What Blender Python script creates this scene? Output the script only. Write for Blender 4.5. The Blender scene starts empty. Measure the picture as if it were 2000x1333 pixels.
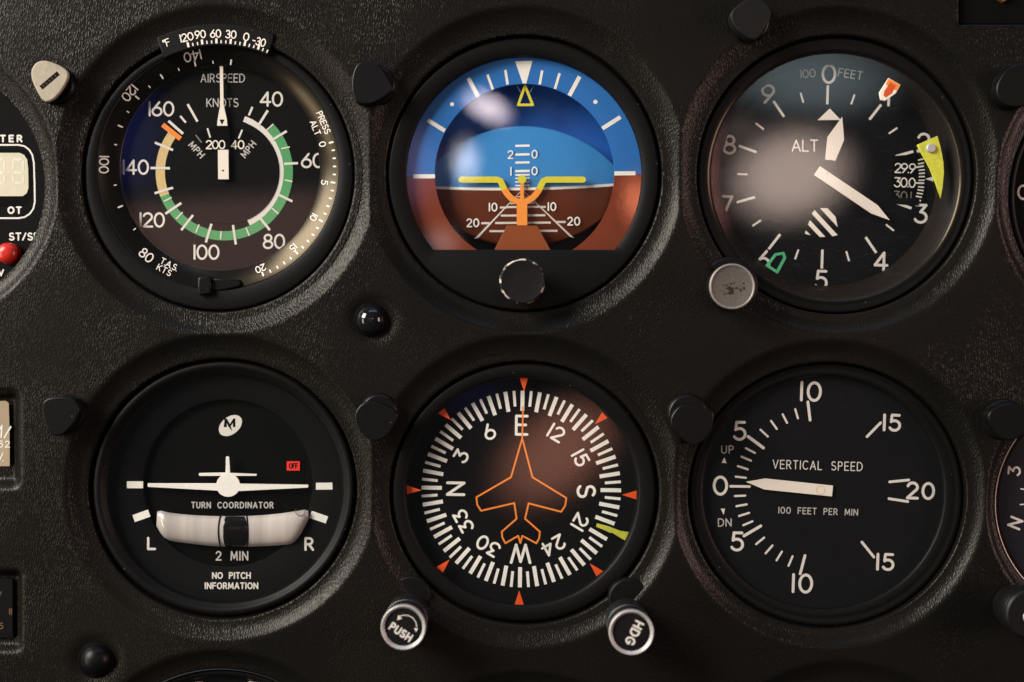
import bpy, math, random
import numpy as np
random.seed(7)
R = math.radians
scene = bpy.context.scene
C = scene.collection

# ------------------------------------------------------------------ camera, world, lamps, exposure
S = 0.00016            # metres per photograph pixel on the panel's front plane
D = 0.42               # camera to panel front plane, metres
DM = D * 1000.0

cam_d = bpy.data.cameras.new("camera")
cam = bpy.data.objects.new("camera", cam_d)
C.objects.link(cam)
cam.location = (0, -D, 0)
cam.rotation_euler = (R(90), 0, 0)
cam_d.sensor_width = 36.0
cam_d.lens = 36.0 * D / (2000 * S)
cam_d.clip_start = 0.01
cam_d.clip_end = 50
cam_d.dof.use_dof = True
cam_d.dof.focus_distance = D + 0.005
cam_d.dof.aperture_fstop = 4.5
scene.camera = cam

world = bpy.data.worlds.new("World")
scene.world = world
world.use_nodes = True
world.node_tree.nodes["Background"].inputs[0].default_value = (0.9, 0.95, 1.0, 1)
world.node_tree.nodes["Background"].inputs[1].default_value = 0.05

vs = scene.view_settings
vs.view_transform = 'Standard'
vs.look = 'None'
vs.exposure = 0.0
vs.gamma = 1.0
vs.use_curve_mapping = False
scene.cycles.use_denoising = True
scene.cycles.max_bounces = 8
scene.cycles.transparent_max_bounces = 8
scene.cycles.sample_clamp_indirect = 3.0


def lamp(name, loc, target, size, radiance, color, shape='RECTANGLE', size_y=None, spread=180):
    ld = bpy.data.lights.new(name, 'AREA')
    ld.shape = shape
    ld.size = size
    sy = size_y or size
    if shape in ('RECTANGLE', 'ELLIPSE'):
        ld.size_y = sy
    area = size * sy * (math.pi / 4 if shape in ('DISK', 'ELLIPSE') else 1)
    ld.energy = radiance * math.pi * area
    ld.color = color
    ld.spread = R(spread)
    o = bpy.data.objects.new(name, ld)
    C.objects.link(o)
    o.location = loc
    from mathutils import Vector
    d = Vector(target) - Vector(loc)
    o.rotation_euler = d.to_track_quat('-Z', 'Y').to_euler()
    return o


# daylight through the cabin windows: left side window (key), windshield above, right side window
lamp("left_window_light", (-0.98, -0.66, 0.62), (0.04, 0, 0.0), 0.62, 22.5, (1.0, 0.945, 0.87), size_y=0.70)
lamp("ring_highlight_lamp", (-1.02, -0.62, -0.16), (0.0, 0, 0.0), 0.22, 9.0, (1.0, 0.88, 0.70), size_y=0.56)  # added low lamp for the highlight on the airspeed ring
lamp("windshield_light", (0.15, -0.22, 0.85), (0.05, 0, -0.10), 0.80, 2.0, (0.45, 0.62, 1.0), size_y=0.25)
lamp("right_window_light", (0.85, -0.36, 0.05), (0.0, 0, 0.0), 0.24, 10.0, (1.0, 0.66, 0.58), size_y=0.40)


def glare_lamp(name, px, py, w, h, radiance, color, soft=0.8, dist=1.2, rot=0.0, box=False):
    """an unseen lamp added behind the viewer so that it mirrors in a cover glass at (px, py); it fades towards its edge"""
    k = dist / D
    X, Z = (px - 1000) * S, (666.5 - py) * S
    loc = (X * (1 + k), -dist, Z * (1 + k))
    o = lamp(name, loc, (loc[0], 0, loc[2]), w * S * (1 + k), radiance, color, 'RECTANGLE' if box else 'ELLIPSE', h * S * (1 + k))
    o.rotation_euler.rotate_axis('Z', R(rot))
    ld = o.data
    ld.use_nodes = True
    nt = ld.node_tree
    em = nt.nodes["Emission"]
    ge = nt.nodes.new("ShaderNodeNewGeometry")
    sb = nt.nodes.new("ShaderNodeVectorMath")
    sb.operation = 'SUBTRACT'
    sb.inputs[1].default_value = (.5, .5, 0)
    nt.links.new(ge.outputs["Parametric"], sb.inputs[0])
    if box:
        av = nt.nodes.new("ShaderNodeVectorMath")
        av.operation = 'ABSOLUTE'
        nt.links.new(sb.outputs[0], av.inputs[0])
        sp = nt.nodes.new("ShaderNodeSeparateXYZ")
        nt.links.new(av.outputs[0], sp.inputs[0])
        ln = nt.nodes.new("ShaderNodeMath")
        ln.operation = 'MAXIMUM'
        nt.links.new(sp.outputs[0], ln.inputs[0])
        nt.links.new(sp.outputs[1], ln.inputs[1])
    else:
        ln = nt.nodes.new("ShaderNodeVectorMath")
        ln.operation = 'LENGTH'
        nt.links.new(sb.outputs[0], ln.inputs[0])
    mr = nt.nodes.new("ShaderNodeMapRange")
    mr.interpolation_type = 'SMOOTHSTEP'
    mr.inputs["From Min"].default_value = .5 * (1 - soft)
    mr.inputs["From Max"].default_value = .5
    mr.inputs["To Min"].default_value = 1.0
    mr.inputs["To Max"].default_value = 0.0
    nt.links.new(ln.outputs["Value"], mr.inputs["Value"])
    nt.links.new(mr.outputs[0], em.inputs["Strength"])
    return o


glare_lamp("altimeter_glare_lamp", 1548, 340, 320, 240, 7.4, (1.0, 0.77, 0.66), soft=.75, rot=14)  # unseen lamps added to make the glare on the cover glasses
glare_lamp("altimeter_low_glare_lamp", 1580, 380, 190, 95, 3.5, (1.0, 0.78, 0.66))
glare_lamp("altimeter_left_glare_lamp", 1468, 322, 150, 230, 5.2, (1.0, 0.80, 0.76))
glare_lamp("altimeter_red_glare_lamp", 1398, 350, 90, 260, 5.0, (1.0, 0.38, 0.34))
glare_lamp("altimeter_teal_glare_lamp", 1590, 150, 440, 210, 1.9, (0.68, 0.88, 0.95))
glare_lamp("horizon_top_glare_lamp", 952, 207, 112, 46, 22.0, (1.0, 0.87, 0.95), soft=.55, rot=-28)
glare_lamp("horizon_left_glare_lamp", 908, 312, 58, 105, 14.0, (0.97, 0.92, 1.0))
glare_lamp("horizon_purple_glare_lamp", 815, 320, 110, 220, 1.3, (0.75, 0.50, 1.0))
glare_lamp("horizon_red_glare_lamp", 1244, 390, 58, 125, 13.0, (1.0, 0.26, 0.14))
glare_lamp("horizon_low_glare_lamp", 862, 472, 90, 80, 2.5, (1.0, 0.8, 0.8))
glare_lamp("airspeed_brown_glare_lamp", 440, 480, 480, 230, .85, (1.0, 0.55, 0.45), soft=.35, rot=4, box=True)
glare_lamp("airspeed_blue_glare_lamp", 255, 270, 170, 330, .55, (0.08, 0.16, 1.0))
glare_lamp("heading_brown_glare_lamp", 1085, 888, 360, 230, 3.0, (1.0, 0.38, 0.25), rot=38)
glare_lamp("heading_edge_glare_lamp", 1185, 805, 150, 130, 1.5, (1.0, 0.42, 0.28))
glare_lamp("heading_blue_glare_lamp", 920, 765, 200, 150, 0.14, (0.1, 0.18, 1.0))


# ------------------------------------------------------------------ geometry helpers
def P(px, py, h):
    """photograph pixel seen on the plane h millimetres in front of the panel -> world point"""
    k = (DM - h) / DM
    return ((px - 1000) * S * k, -h / 1000.0, (666.5 - py) * S * k)


def root(name, px, py, h, label, cat, group=None):
    o = bpy.data.objects.new(name, None)
    C.objects.link(o)
    o.location = P(px, py, h)
    o.empty_display_size = 0.01
    o["label"] = label
    o["category"] = cat
    if group:
        o["group"] = group
    o["_w"] = list(o.location)
    return o


class MB:
    def __init__(self):
        self.v, self.f, self.sm = [], [], []

    def add(self, vs, fs, smooth=False):
        b = len(self.v)
        self.v += [tuple(x) for x in vs]
        self.f += [tuple(i + b for i in f) for f in fs]
        self.sm += [smooth] * len(fs)
        return self

    # flat polygon of pixels on plane h
    def poly(self, pts, h):
        return self.add([P(x, y, h) for x, y in pts], [list(range(len(pts)))[::1]])

    # prism: outline as seen at h_top, straight back by depth millimetres, edge rounded by bev
    def prism(self, pts, h, depth, bev=0.0, inset=None):
        n = len(pts)
        cx = sum(p[0] for p in pts) / n
        cy = sum(p[1] for p in pts) / n
        top = [P(x, y, h) for x, y in pts]
        if bev:
            ins = inset if inset else bev / 0.16
            q = offset_poly(pts, -ins)
            inner = [P(x, y, h) for x, y in q]
            mid = [P(x + (a - x) * .3, y + (b - y) * .3, h) for (x, y), (a, b) in zip(pts, q)]
            side = [(a[0], a[1] + bev / 1000, a[2]) for a in top]
            mid = [(a[0], a[1] + bev * .3 / 1000, a[2]) for a in mid]
            bot = [(a[0], a[1] + depth / 1000, a[2]) for a in top]
            rings = [inner, mid, side, bot]
        else:
            bot = [(a[0], a[1] + depth / 1000, a[2]) for a in top]
            rings = [top, bot]
        vs = [v for r in rings for v in r]
        self.add(rings[0], [list(range(n))])
        for k in range(len(rings) - 1):
            self.add(rings[k] + rings[k + 1],
                     [(i, (i + 1) % n, n + (i + 1) % n, n + i) for i in range(n)], bool(bev))
        return self

    # rings: (cx, cy, rx, ry, h) as seen; cap: close the last ring
    def loft(self, rings, n=128, cap=False, a0=0, a1=360, smooth=True):
        full = abs(a1 - a0) >= 360
        m = n if full else n + 1
        vs, fs = [], []
        for (cx, cy, rx, ry, h) in rings:
            for i in range(m):
                a = R(a0 + (a1 - a0) * i / n)
                vs.append(P(cx + rx * math.sin(a), cy - ry * math.cos(a), h))
        for k in range(len(rings) - 1):
            for i in range(n):
                j = (i + 1) % m if full else i + 1
                fs.append((k * m + i, k * m + j, (k + 1) * m + j, (k + 1) * m + i))
        self.add(vs, fs, smooth)
        if cap:
            b = (len(rings) - 1) * m
            self.add(vs[b:b + m], [list(range(m))])
        return self

    def disc(self, cx, cy, rx, ry, h, n=128):
        return self.poly([(cx + rx * math.sin(2 * math.pi * i / n), cy - ry * math.cos(2 * math.pi * i / n)) for i in range(n)], h)

    # straight-sided solid of revolution: centre seen at h_ref, radii in pixels of that plane
    def turned(self, cx, cy, prof, h_ref, n=64, ky=1.0, cap=True, smooth=True):
        o = P(cx, cy, h_ref)
        k = S * (DM - h_ref) / DM
        vs, fs = [], []
        for r, h in prof:
            for i in range(n):
                a = 2 * math.pi * i / n
                vs.append((o[0] + r * k * math.sin(a), -h / 1000, o[2] + r * k * ky * math.cos(a)))
        for q in range(len(prof) - 1):
            for i in range(n):
                j = (i + 1) % n
                fs.append((q * n + i, q * n + j, (q + 1) * n + j, (q + 1) * n + i))
        self.add(vs, fs, smooth)
        if cap:
            b = (len(prof) - 1) * n
            self.add(vs[b:b + n], [list(range(n))])
        return self

    def bar(self, a, b, w, h):
        (x0, y0), (x1, y1) = a, b
        L = math.hypot(x1 - x0, y1 - y0) or 1
        nx, ny = -(y1 - y0) / L * w / 2, (x1 - x0) / L * w / 2
        return self.poly([(x0 + nx, y0 + ny), (x1 + nx, y1 + ny), (x1 - nx, y1 - ny), (x0 - nx, y0 - ny)], h)

    # ribbon with rounded ends along a polyline (pixels)
    def stroke(self, pts, w, h, closed=False, eps=0.003, rnd=True):
        global _lay
        for k, run in enumerate(split_runs(pts, closed)):
            q = ribbon(run[0], w, run[1], rnd)
            hh = h + eps * (k % 12)
            if run[1]:
                n = len(q) // 2
                self.add([P(x, y, hh) for x, y in q], [(i, (i + 1) % n, n + (i + 1) % n, n + i) for i in range(n)])
            else:
                self.add([P(x, y, hh) for x, y in q], [list(range(len(q)))])
        return self

    def build_each(self, name, mat, parent):
        """one object for every flat mark collected so far"""
        for f in self.f:
            m = MB()
            m.add([self.v[i] for i in f], [list(range(len(f)))])
            m.build(name, mat, parent)

    def build(self, name, mat, parent=None, kind=None, origin=None):
        me = bpy.data.meshes.new(name)
        w = (0, 0, 0)
        if parent is not None:
            r = parent
            while r.parent is not None:
                r = r.parent
            w = r["_w"]
        elif origin is not None:
            w = origin
        v = [(a - w[0], b - w[1], c - w[2]) for a, b, c in self.v]
        me.from_pydata(v, [], self.f)
        me.polygons.foreach_set("use_smooth", self.sm)
        me.update()
        import bmesh
        bm = bmesh.new()
        bm.from_mesh(me)
        bmesh.ops.remove_doubles(bm, verts=bm.verts, dist=1e-7)
        bmesh.ops.recalc_face_normals(bm, faces=bm.faces)
        # flat sheets must face the viewer
        for f in bm.faces:
            if abs(f.normal.y) > 0.98 and f.normal.y > 0 and len(bm.faces) and not any(len(e.link_faces) > 1 for e in f.edges):
                f.normal_flip()
        bm.to_mesh(me)
        bm.free()
        o = bpy.data.objects.new(name, me)
        C.objects.link(o)
        o.data.materials.append(mat)
        if parent is not None:
            o.parent = parent
        else:
            o.location = w
        if kind:
            o["kind"] = kind
        return o


def offset_poly(pts, d):
    n = len(pts)
    area = sum(pts[i][0] * pts[(i + 1) % n][1] - pts[(i + 1) % n][0] * pts[i][1] for i in range(n))
    sg = 1 if area > 0 else -1
    out = []
    for i in range(n):
        a, b, c = pts[i - 1], pts[i], pts[(i + 1) % n]
        l1 = math.hypot(b[0] - a[0], b[1] - a[1]) or 1e-6
        l2 = math.hypot(c[0] - b[0], c[1] - b[1]) or 1e-6
        n1 = ((b[1] - a[1]) / l1, -(b[0] - a[0]) / l1)
        n2 = ((c[1] - b[1]) / l2, -(c[0] - b[0]) / l2)
        mx, my = n1[0] + n2[0], n1[1] + n2[1]
        ml = math.hypot(mx, my) or 1e-6
        k = min(1 / max(0.35, (mx * n1[0] + my * n1[1]) / ml), 2.0)
        out.append((b[0] + sg * mx / ml * d * k, b[1] + sg * my / ml * d * k))
    return out


def chaikin(pts, it=2):
    for _ in range(it):
        n = len(pts)
        q = []
        for i in range(n):
            a, b = pts[i], pts[(i + 1) % n]
            q.append((a[0] * .75 + b[0] * .25, a[1] * .75 + b[1] * .25))
            q.append((a[0] * .25 + b[0] * .75, a[1] * .25 + b[1] * .75))
        pts = q
    return pts


def split_runs(pts, closed):
    pts = [p for i, p in enumerate(pts) if i == 0 or math.hypot(p[0] - pts[i - 1][0], p[1] - pts[i - 1][1]) > 1e-4]
    n = len(pts)
    sharp = []
    for i in range(n if closed else n - 1):
        if not closed and i == 0:
            continue
        a, b, c = pts[i - 1], pts[i], pts[(i + 1) % n]
        t = math.atan2(b[1] - a[1], b[0] - a[0])
        u = math.atan2(c[1] - b[1], c[0] - b[0])
        d = abs((u - t + math.pi) % (2 * math.pi) - math.pi)
        if d > R(38):
            sharp.append(i)
    if closed:
        if not sharp:
            return [(pts, True)]
        pts = pts[sharp[0]:] + pts[:sharp[0]] + [pts[sharp[0]]]
        sharp = [s - sharp[0] for s in sharp[1:]]
        n = len(pts)
    cuts = [0] + [s for s in sharp] + [n - 1]
    return [(pts[cuts[i]:cuts[i + 1] + 1], False) for i in range(len(cuts) - 1)]


def ribbon(pts, w, closed, rnd=True):
    n = len(pts)
    L, Rr = [], []
    for i in range(n):
        if closed:
            a, c = pts[i - 1], pts[(i + 1) % n]
        else:
            a, c = pts[max(0, i - 1)], pts[min(n - 1, i + 1)]
        l = math.hypot(c[0] - a[0], c[1] - a[1]) or 1e-6
        nx, ny = -(c[1] - a[1]) / l, (c[0] - a[0]) / l
        L.append((pts[i][0] + nx * w / 2, pts[i][1] + ny * w / 2))
        Rr.append((pts[i][0] - nx * w / 2, pts[i][1] - ny * w / 2))
    if closed:
        return L + Rr
    out = list(L)
    if rnd:
        def cap(p, frm, sgn):
            a0 = math.atan2(frm[1] - p[1], frm[0] - p[0])
            return [(p[0] + w / 2 * math.cos(a0 + sgn * math.pi * t / 5), p[1] + w / 2 * math.sin(a0 + sgn * math.pi * t / 5)) for t in range(1, 5)]
        out += cap(pts[-1], L[-1], -1)
        out += Rr[::-1]
        out += cap(pts[0], Rr[0], -1)
    else:
        out += Rr[::-1]
    return out


# ------------------------------------------------------------------ engraved-style stroke lettering
def E(cx, cy, rx, ry, a0=0, a1=360, n=None):
    n = n or max(6, int(abs(a1 - a0) / 15))
    return [(cx + rx * math.cos(R(a0 + (a1 - a0) * i / n)), cy + ry * math.sin(R(a0 + (a1 - a0) * i / n))) for i in range(n + 1)]


def closed(p):
    return ('c', p[:-1])


G = {
    '0': (.60, [closed(E(.30, .5, .30, .5, n=28))]),
    '1': (.04, [[(.02, 0), (.02, 1)]]),
    '2': (.56, [E(.28, .72, .27, .28, 165, -28) + [(0, 0), (.57, 0)]]),
    '3': (.55, [[(.02, 1), (.52, 1), (.24, .60)] + E(.25, .30, .30, .30, 88, -155)]),
    'e': (.54, [E(.26, .75, .23, .25, 150, -90) + E(.26, .25, .28, .25, 90, -150)]),
    '4': (.62, [[(.45, 0), (.45, 1), (0, .28), (.62, .28)]]),
    '5': (.54, [[(.50, 1), (.10, 1), (.06, .56)] + E(.25, .32, .29, .32, 125, -150)]),
    '6': (.58, [closed(E(.29, .30, .29, .30, n=24)), [(.44, 1), (.05, .45)]]),
    '7': (.54, [[(0, 1), (.54, 1), (.17, 0)]]),
    '8': (.56, [closed(E(.28, .76, .22, .24, n=20)), closed(E(.28, .26, .28, .26, n=22))]),
    '9': (.58, [closed(E(.29, .70, .29, .30, n=24)), [(.14, 0), (.53, .55)]]),
    'A': (.66, [[(0, 0), (.33, 1), (.66, 0)], [(.11, .32), (.55, .32)]]),
    'C': (.62, [E(.36, .5, .36, .5, 48, 312)]),
    'D': (.62, [[(0, 0), (0, 1), (.22, 1)] + E(.22, .5, .40, .5, 90, -90) + [(0, 0)]]),
    'E': (.48, [[(.48, 1), (0, 1), (0, 0), (.48, 0)], [(0, .52), (.42, .52)]]),
    'F': (.46, [[(.46, 1), (0, 1), (0, 0)], [(0, .52), (.40, .52)]]),
    'G': (.68, [E(.36, .5, .36, .5, 48, 340) + [(.70, .46), (.42, .46)]]),
    'H': (.58, [[(0, 0), (0, 1)], [(.58, 0), (.58, 1)], [(0, .52), (.58, .52)]]),
    'I': (.04, [[(.02, 0), (.02, 1)]]),
    'K': (.56, [[(0, 0), (0, 1)], [(.54, 1), (.02, .42)], [(.18, .58), (.56, 0)]]),
    'L': (.46, [[(0, 1), (0, 0), (.46, 0)]]),
    'M': (.74, [[(0, 0), (.06, 1), (.37, .18), (.68, 1), (.74, 0)]]),
    'N': (.60, [[(0, 0), (0, 1), (.60, 0), (.60, 1)]]),
    'O': (.70, [closed(E(.35, .5, .35, .5, n=28))]),
    'P': (.50, [[(0, 0), (0, 1), (.24, 1)] + E(.24, .74, .25, .26, 90, -90) + [(0, .48)]]),
    'R': (.54, [[(0, 0), (0, 1), (.24, 1)] + E(.24, .74, .25, .26, 90, -90) + [(0, .48)], [(.24, .48), (.54, 0)]]),
    'S': (.54, [E(.27, .75, .23, .25, 40, 225, 14)[:-1] + [(.10, .565), (.44, .46)] + E(.27, .26, .26, .26, 40, -150, 14)[1:]]),
    'T': (.54, [[(0, 1), (.54, 1)], [(.27, 1), (.27, 0)]]),
    'U': (.56, [[(0, 1), (0, .30)] + E(.28, .29, .28, .29, 180, 360, 12) + [(.56, 1)]]),
    'V': (.62, [[(0, 1), (.31, 0), (.62, 1)]]),
    'W': (.92, [[(0, 1), (.23, 0), (.46, .95), (.69, 0), (.92, 1)]]),
    'Y': (.60, [[(0, 1), (.30, .48), (.60, 1)], [(.30, .48), (.30, 0)]]),
    '.': (.06, [[(.02, .03), (.04, .03)]]),
    '-': (.36, [[(.02, .42), (.34, .42)]]),
    '/': (.36, [[(0, 0), (.36, 1)]]),
    '%': (.50, [[(0, 0), (.40, 1)], [(.42, .02), (.44, .02)]]),
    'o': (.26, [closed(E(.13, .87, .13, .13, n=12))]),
    '[': (.30, [[(.30, 1), (0, 1), (0, 0), (.30, 0)]]),
    ' ': (.62, []),
}


def lettering(mb, text, cx, cy, height, h, rot=0.0, w=3.0, width=None, gap=0.24, sx=1.0, track_fit=True, eps=0.003):
    """text centred at (cx, cy) px on plane h; rot degrees clockwise; height in px"""
    nat = sum(G[c][0] * sx for c in text) + gap * (len(text) - 1)
    if width is not None and len(text) > 1:
        glyph = sum(G[c][0] * sx for c in text)
        need = (width - w) / height
        if track_fit and (need - glyph) / (len(text) - 1) > 0.08:
            gap = (need - glyph) / (len(text) - 1)
        else:
            sx *= need / nat
            gap *= need / nat
        nat = sum(G[c][0] * sx for c in text) + gap * (len(text) - 1)
    ca, sa = math.cos(R(rot)), math.sin(R(rot))
    x = -nat / 2
    hh = height - w
    k = 0
    for c in text:
        wd, lines = G[c]
        for ln in lines:
            cl = isinstance(ln, tuple)
            pts = ln[1] if cl else ln
            out = []
            for (u, v) in pts:
                lx, ly = (x + u * sx) * height, (0.5 - v) * hh
                out.append((cx + lx * ca - ly * sa, cy + lx * sa + ly * ca))
            mb.stroke(out, w, h + eps * k, closed=cl, eps=eps)
            k += 2
        x += wd * sx + gap
    return mb


def text(name, parent, mat, s, cx, cy, height, h, **kw):
    return lettering(MB(), s, cx, cy, height, h, **kw).build(name, mat, parent)


# ------------------------------------------------------------------ materials
def new_mat(name):
    m = bpy.data.materials.new(name)
    m.use_nodes = True
    nt = m.node_tree
    return m, nt, nt.nodes, nt.links, nt.nodes["Principled BSDF"]


def mat(name, col, rough=0.5, metal=0.0, spec=0.5, var=0.12, vscale=900.0, bump=0.0, bscale=6000.0, coat=0.0, dirt=0.0, dirtcol=(0.05, 0.035, 0.02), dust=0.0, tint=None, aniso=None):
    m, nt, N, L, b = new_mat(name)
    b.inputs["Roughness"].default_value = rough
    b.inputs["Metallic"].default_value = metal
    b.inputs["Specular IOR Level"].default_value = spec
    b.inputs["Coat Weight"].default_value = coat
    b.inputs["Coat Roughness"].default_value = 0.07
    tc = N.new("ShaderNodeTexCoord")
    n1 = N.new("ShaderNodeTexNoise")
    n1.inputs["Scale"].default_value = vscale
    n1.inputs["Detail"].default_value = 5
    if aniso:
        am = N.new("ShaderNodeMapping")
        am.inputs["Scale"].default_value = aniso
        L.new(tc.outputs["Object"], am.inputs["Vector"])
        L.new(am.outputs[0], n1.inputs["Vector"])
    else:
        L.new(tc.outputs["Object"], n1.inputs["Vector"])
    if tint:
        b.inputs["Specular Tint"].default_value = tint + (1,)
    r = N.new("ShaderNodeValToRGB")
    lo = tuple(c * (1 - var) for c in col) + (1,)
    hi = tuple(min(1, c * (1 + var)) for c in col) + (1,)
    r.color_ramp.elements[0].color = lo
    r.color_ramp.elements[1].color = hi
    r.color_ramp.elements[0].position = .3
    r.color_ramp.elements[1].position = .7
    L.new(n1.outputs["Fac"], r.inputs["Fac"])
    out = r.outputs["Color"]
    if dirt:
        n2 = N.new("ShaderNodeTexNoise")
        n2.inputs["Scale"].default_value = vscale * .45
        n2.inputs["Detail"].default_value = 8
        n2.inputs["Roughness"].default_value = .7
        L.new(tc.outputs["Object"], n2.inputs["Vector"])
        r2 = N.new("ShaderNodeValToRGB")
        r2.color_ramp.elements[0].position = .56
        r2.color_ramp.elements[1].position = .70
        L.new(n2.outputs["Fac"], r2.inputs["Fac"])
        mx = N.new("ShaderNodeMix")
        mx.data_type = 'RGBA'
        mul = N.new("ShaderNodeMath")
        mul.operation = 'MULTIPLY'
        mul.inputs[1].default_value = dirt
        L.new(r2.outputs["Color"], mul.inputs[0])
        L.new(mul.outputs[0], mx.inputs["Factor"])
        L.new(out, mx.inputs[6])
        mx.inputs[7].default_value = dirtcol + (1,)
        out = mx.outputs[2]
    if dust:
        # scattered specks of lint
        vo = N.new("ShaderNodeTexVoronoi")
        vo.inputs["Scale"].default_value = 330
        L.new(tc.outputs["Object"], vo.inputs["Vector"])
        lt = N.new("ShaderNodeMath")
        lt.operation = 'LESS_THAN'
        lt.inputs[1].default_value = .055
        L.new(vo.outputs["Distance"], lt.inputs[0])
        sx = N.new("ShaderNodeSeparateColor")
        L.new(vo.outputs["Color"], sx.inputs[0])
        gt = N.new("ShaderNodeMath")
        gt.operation = 'GREATER_THAN'
        gt.inputs[1].default_value = .72
        L.new(sx.outputs[0], gt.inputs[0])
        ml = N.new("ShaderNodeMath")
        ml.operation = 'MULTIPLY'
        L.new(lt.outputs[0], ml.inputs[0])
        L.new(gt.outputs[0], ml.inputs[1])
        ms = N.new("ShaderNodeMath")
        ms.operation = 'MULTIPLY'
        ms.inputs[1].default_value = dust
        L.new(ml.outputs[0], ms.inputs[0])
        md = N.new("ShaderNodeMix")
        md.data_type = 'RGBA'
        L.new(ms.outputs[0], md.inputs["Factor"])
        L.new(out, md.inputs[6])
        md.inputs[7].default_value = (.22, .20, .17, 1)
        out = md.outputs[2]
    L.new(out, b.inputs["Base Color"])
    if bump:
        n3 = N.new("ShaderNodeTexNoise")
        n3.inputs["Scale"].default_value = bscale
        n3.inputs["Detail"].default_value = 3
        L.new(tc.outputs["Object"], n3.inputs["Vector"])
        bp = N.new("ShaderNodeBump")
        bp.inputs["Strength"].default_value = bump
        bp.inputs["Distance"].default_value = 0.0001
        L.new(n3.outputs["Fac"], bp.inputs["Height"])
        L.new(bp.outputs["Normal"], b.inputs["Normal"])
    return m


def vinyl_mat():
    m, nt, N, L, b = new_mat("grained_vinyl")
    tc = N.new("ShaderNodeTexCoord")
    ns = N.new("ShaderNodeTexNoise")
    ns.inputs["Scale"].default_value = 330
    ns.inputs["Detail"].default_value = 2
    L.new(tc.outputs["Object"], ns.inputs["Vector"])
    sub = N.new("ShaderNodeVectorMath")
    sub.operation = 'SUBTRACT'
    sub.inputs[1].default_value = (.5, .5, .5)
    L.new(ns.outputs["Color"], sub.inputs[0])
    scl = N.new("ShaderNodeVectorMath")
    scl.operation = 'SCALE'
    scl.inputs["Scale"].default_value = 0.0009
    L.new(sub.outputs[0], scl.inputs[0])
    add = N.new("ShaderNodeVectorMath")
    add.operation = 'ADD'
    L.new(tc.outputs["Object"], add.inputs[0])
    L.new(scl.outputs[0], add.inputs[1])
    mp = N.new("ShaderNodeMapping")
    mp.inputs["Scale"].default_value = (1.0, 0.8, 0.46)
    L.new(add.outputs[0], mp.inputs["Vector"])
    vo = N.new("ShaderNodeTexVoronoi")
    vo.feature = 'DISTANCE_TO_EDGE'
    vo.inputs["Scale"].default_value = 1420
    L.new(mp.outputs[0], vo.inputs["Vector"])
    rp = N.new("ShaderNodeValToRGB")
    rp.color_ramp.interpolation = 'EASE'
    rp.color_ramp.elements[0].position = 0.0
    rp.color_ramp.elements[1].position = 0.34
    L.new(vo.outputs["Distance"], rp.inputs["Fac"])
    # how deep the grain is varies over the sheet (worn smoother where hands and heat reached)
    nw = N.new("ShaderNodeTexNoise")
    nw.inputs["Scale"].default_value = 38
    nw.inputs["Detail"].default_value = 3
    L.new(tc.outputs["Object"], nw.inputs["Vector"])
    rw = N.new("ShaderNodeMapRange")
    rw.inputs["From Min"].default_value = .35
    rw.inputs["From Max"].default_value = .65
    rw.inputs["To Min"].default_value = .45
    rw.inputs["To Max"].default_value = 1.0
    L.new(nw.outputs["Fac"], rw.inputs["Value"])
    nf = N.new("ShaderNodeTexNoise")
    nf.inputs["Scale"].default_value = 3400
    nf.inputs["Detail"].default_value = 3
    L.new(mp.outputs[0], nf.inputs["Vector"])
    mf = N.new("ShaderNodeMath")
    mf.operation = 'MULTIPLY_ADD'
    mf.inputs[1].default_value = .18
    L.new(nf.outputs["Fac"], mf.inputs[0])
    L.new(rp.outputs["Color"], mf.inputs[2])
    bp = N.new("ShaderNodeBump")
    bp.inputs["Distance"].default_value = 0.000066
    L.new(rw.outputs[0], bp.inputs["Strength"])
    L.new(mf.outputs[0], bp.inputs["Height"])
    L.new(bp.outputs["Normal"], b.inputs["Normal"])
    # colour: charcoal with faint warm patches
    nc = N.new("ShaderNodeTexNoise")
    nc.inputs["Scale"].default_value = 16
    nc.inputs["Detail"].default_value = 4
    L.new(tc.outputs["Object"], nc.inputs["Vector"])
    rc = N.new("ShaderNodeValToRGB")
    rc.color_ramp.elements[0].position = .35
    rc.color_ramp.elements[0].color = (0.0046, 0.0044, 0.0039, 1)
    rc.color_ramp.elements[1].position = .68
    rc.color_ramp.elements[1].color = (0.0080, 0.0066, 0.0052, 1)
    L.new(nc.outputs["Fac"], rc.inputs["Fac"])
    L.new(rc.outputs["Color"], b.inputs["Base Color"])
    b.inputs["Roughness"].default_value = .34
    b.inputs["Specular IOR Level"].default_value = .20
    b.inputs["Specular Tint"].default_value = (1.0, .95, .86, 1)
    return m


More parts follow.
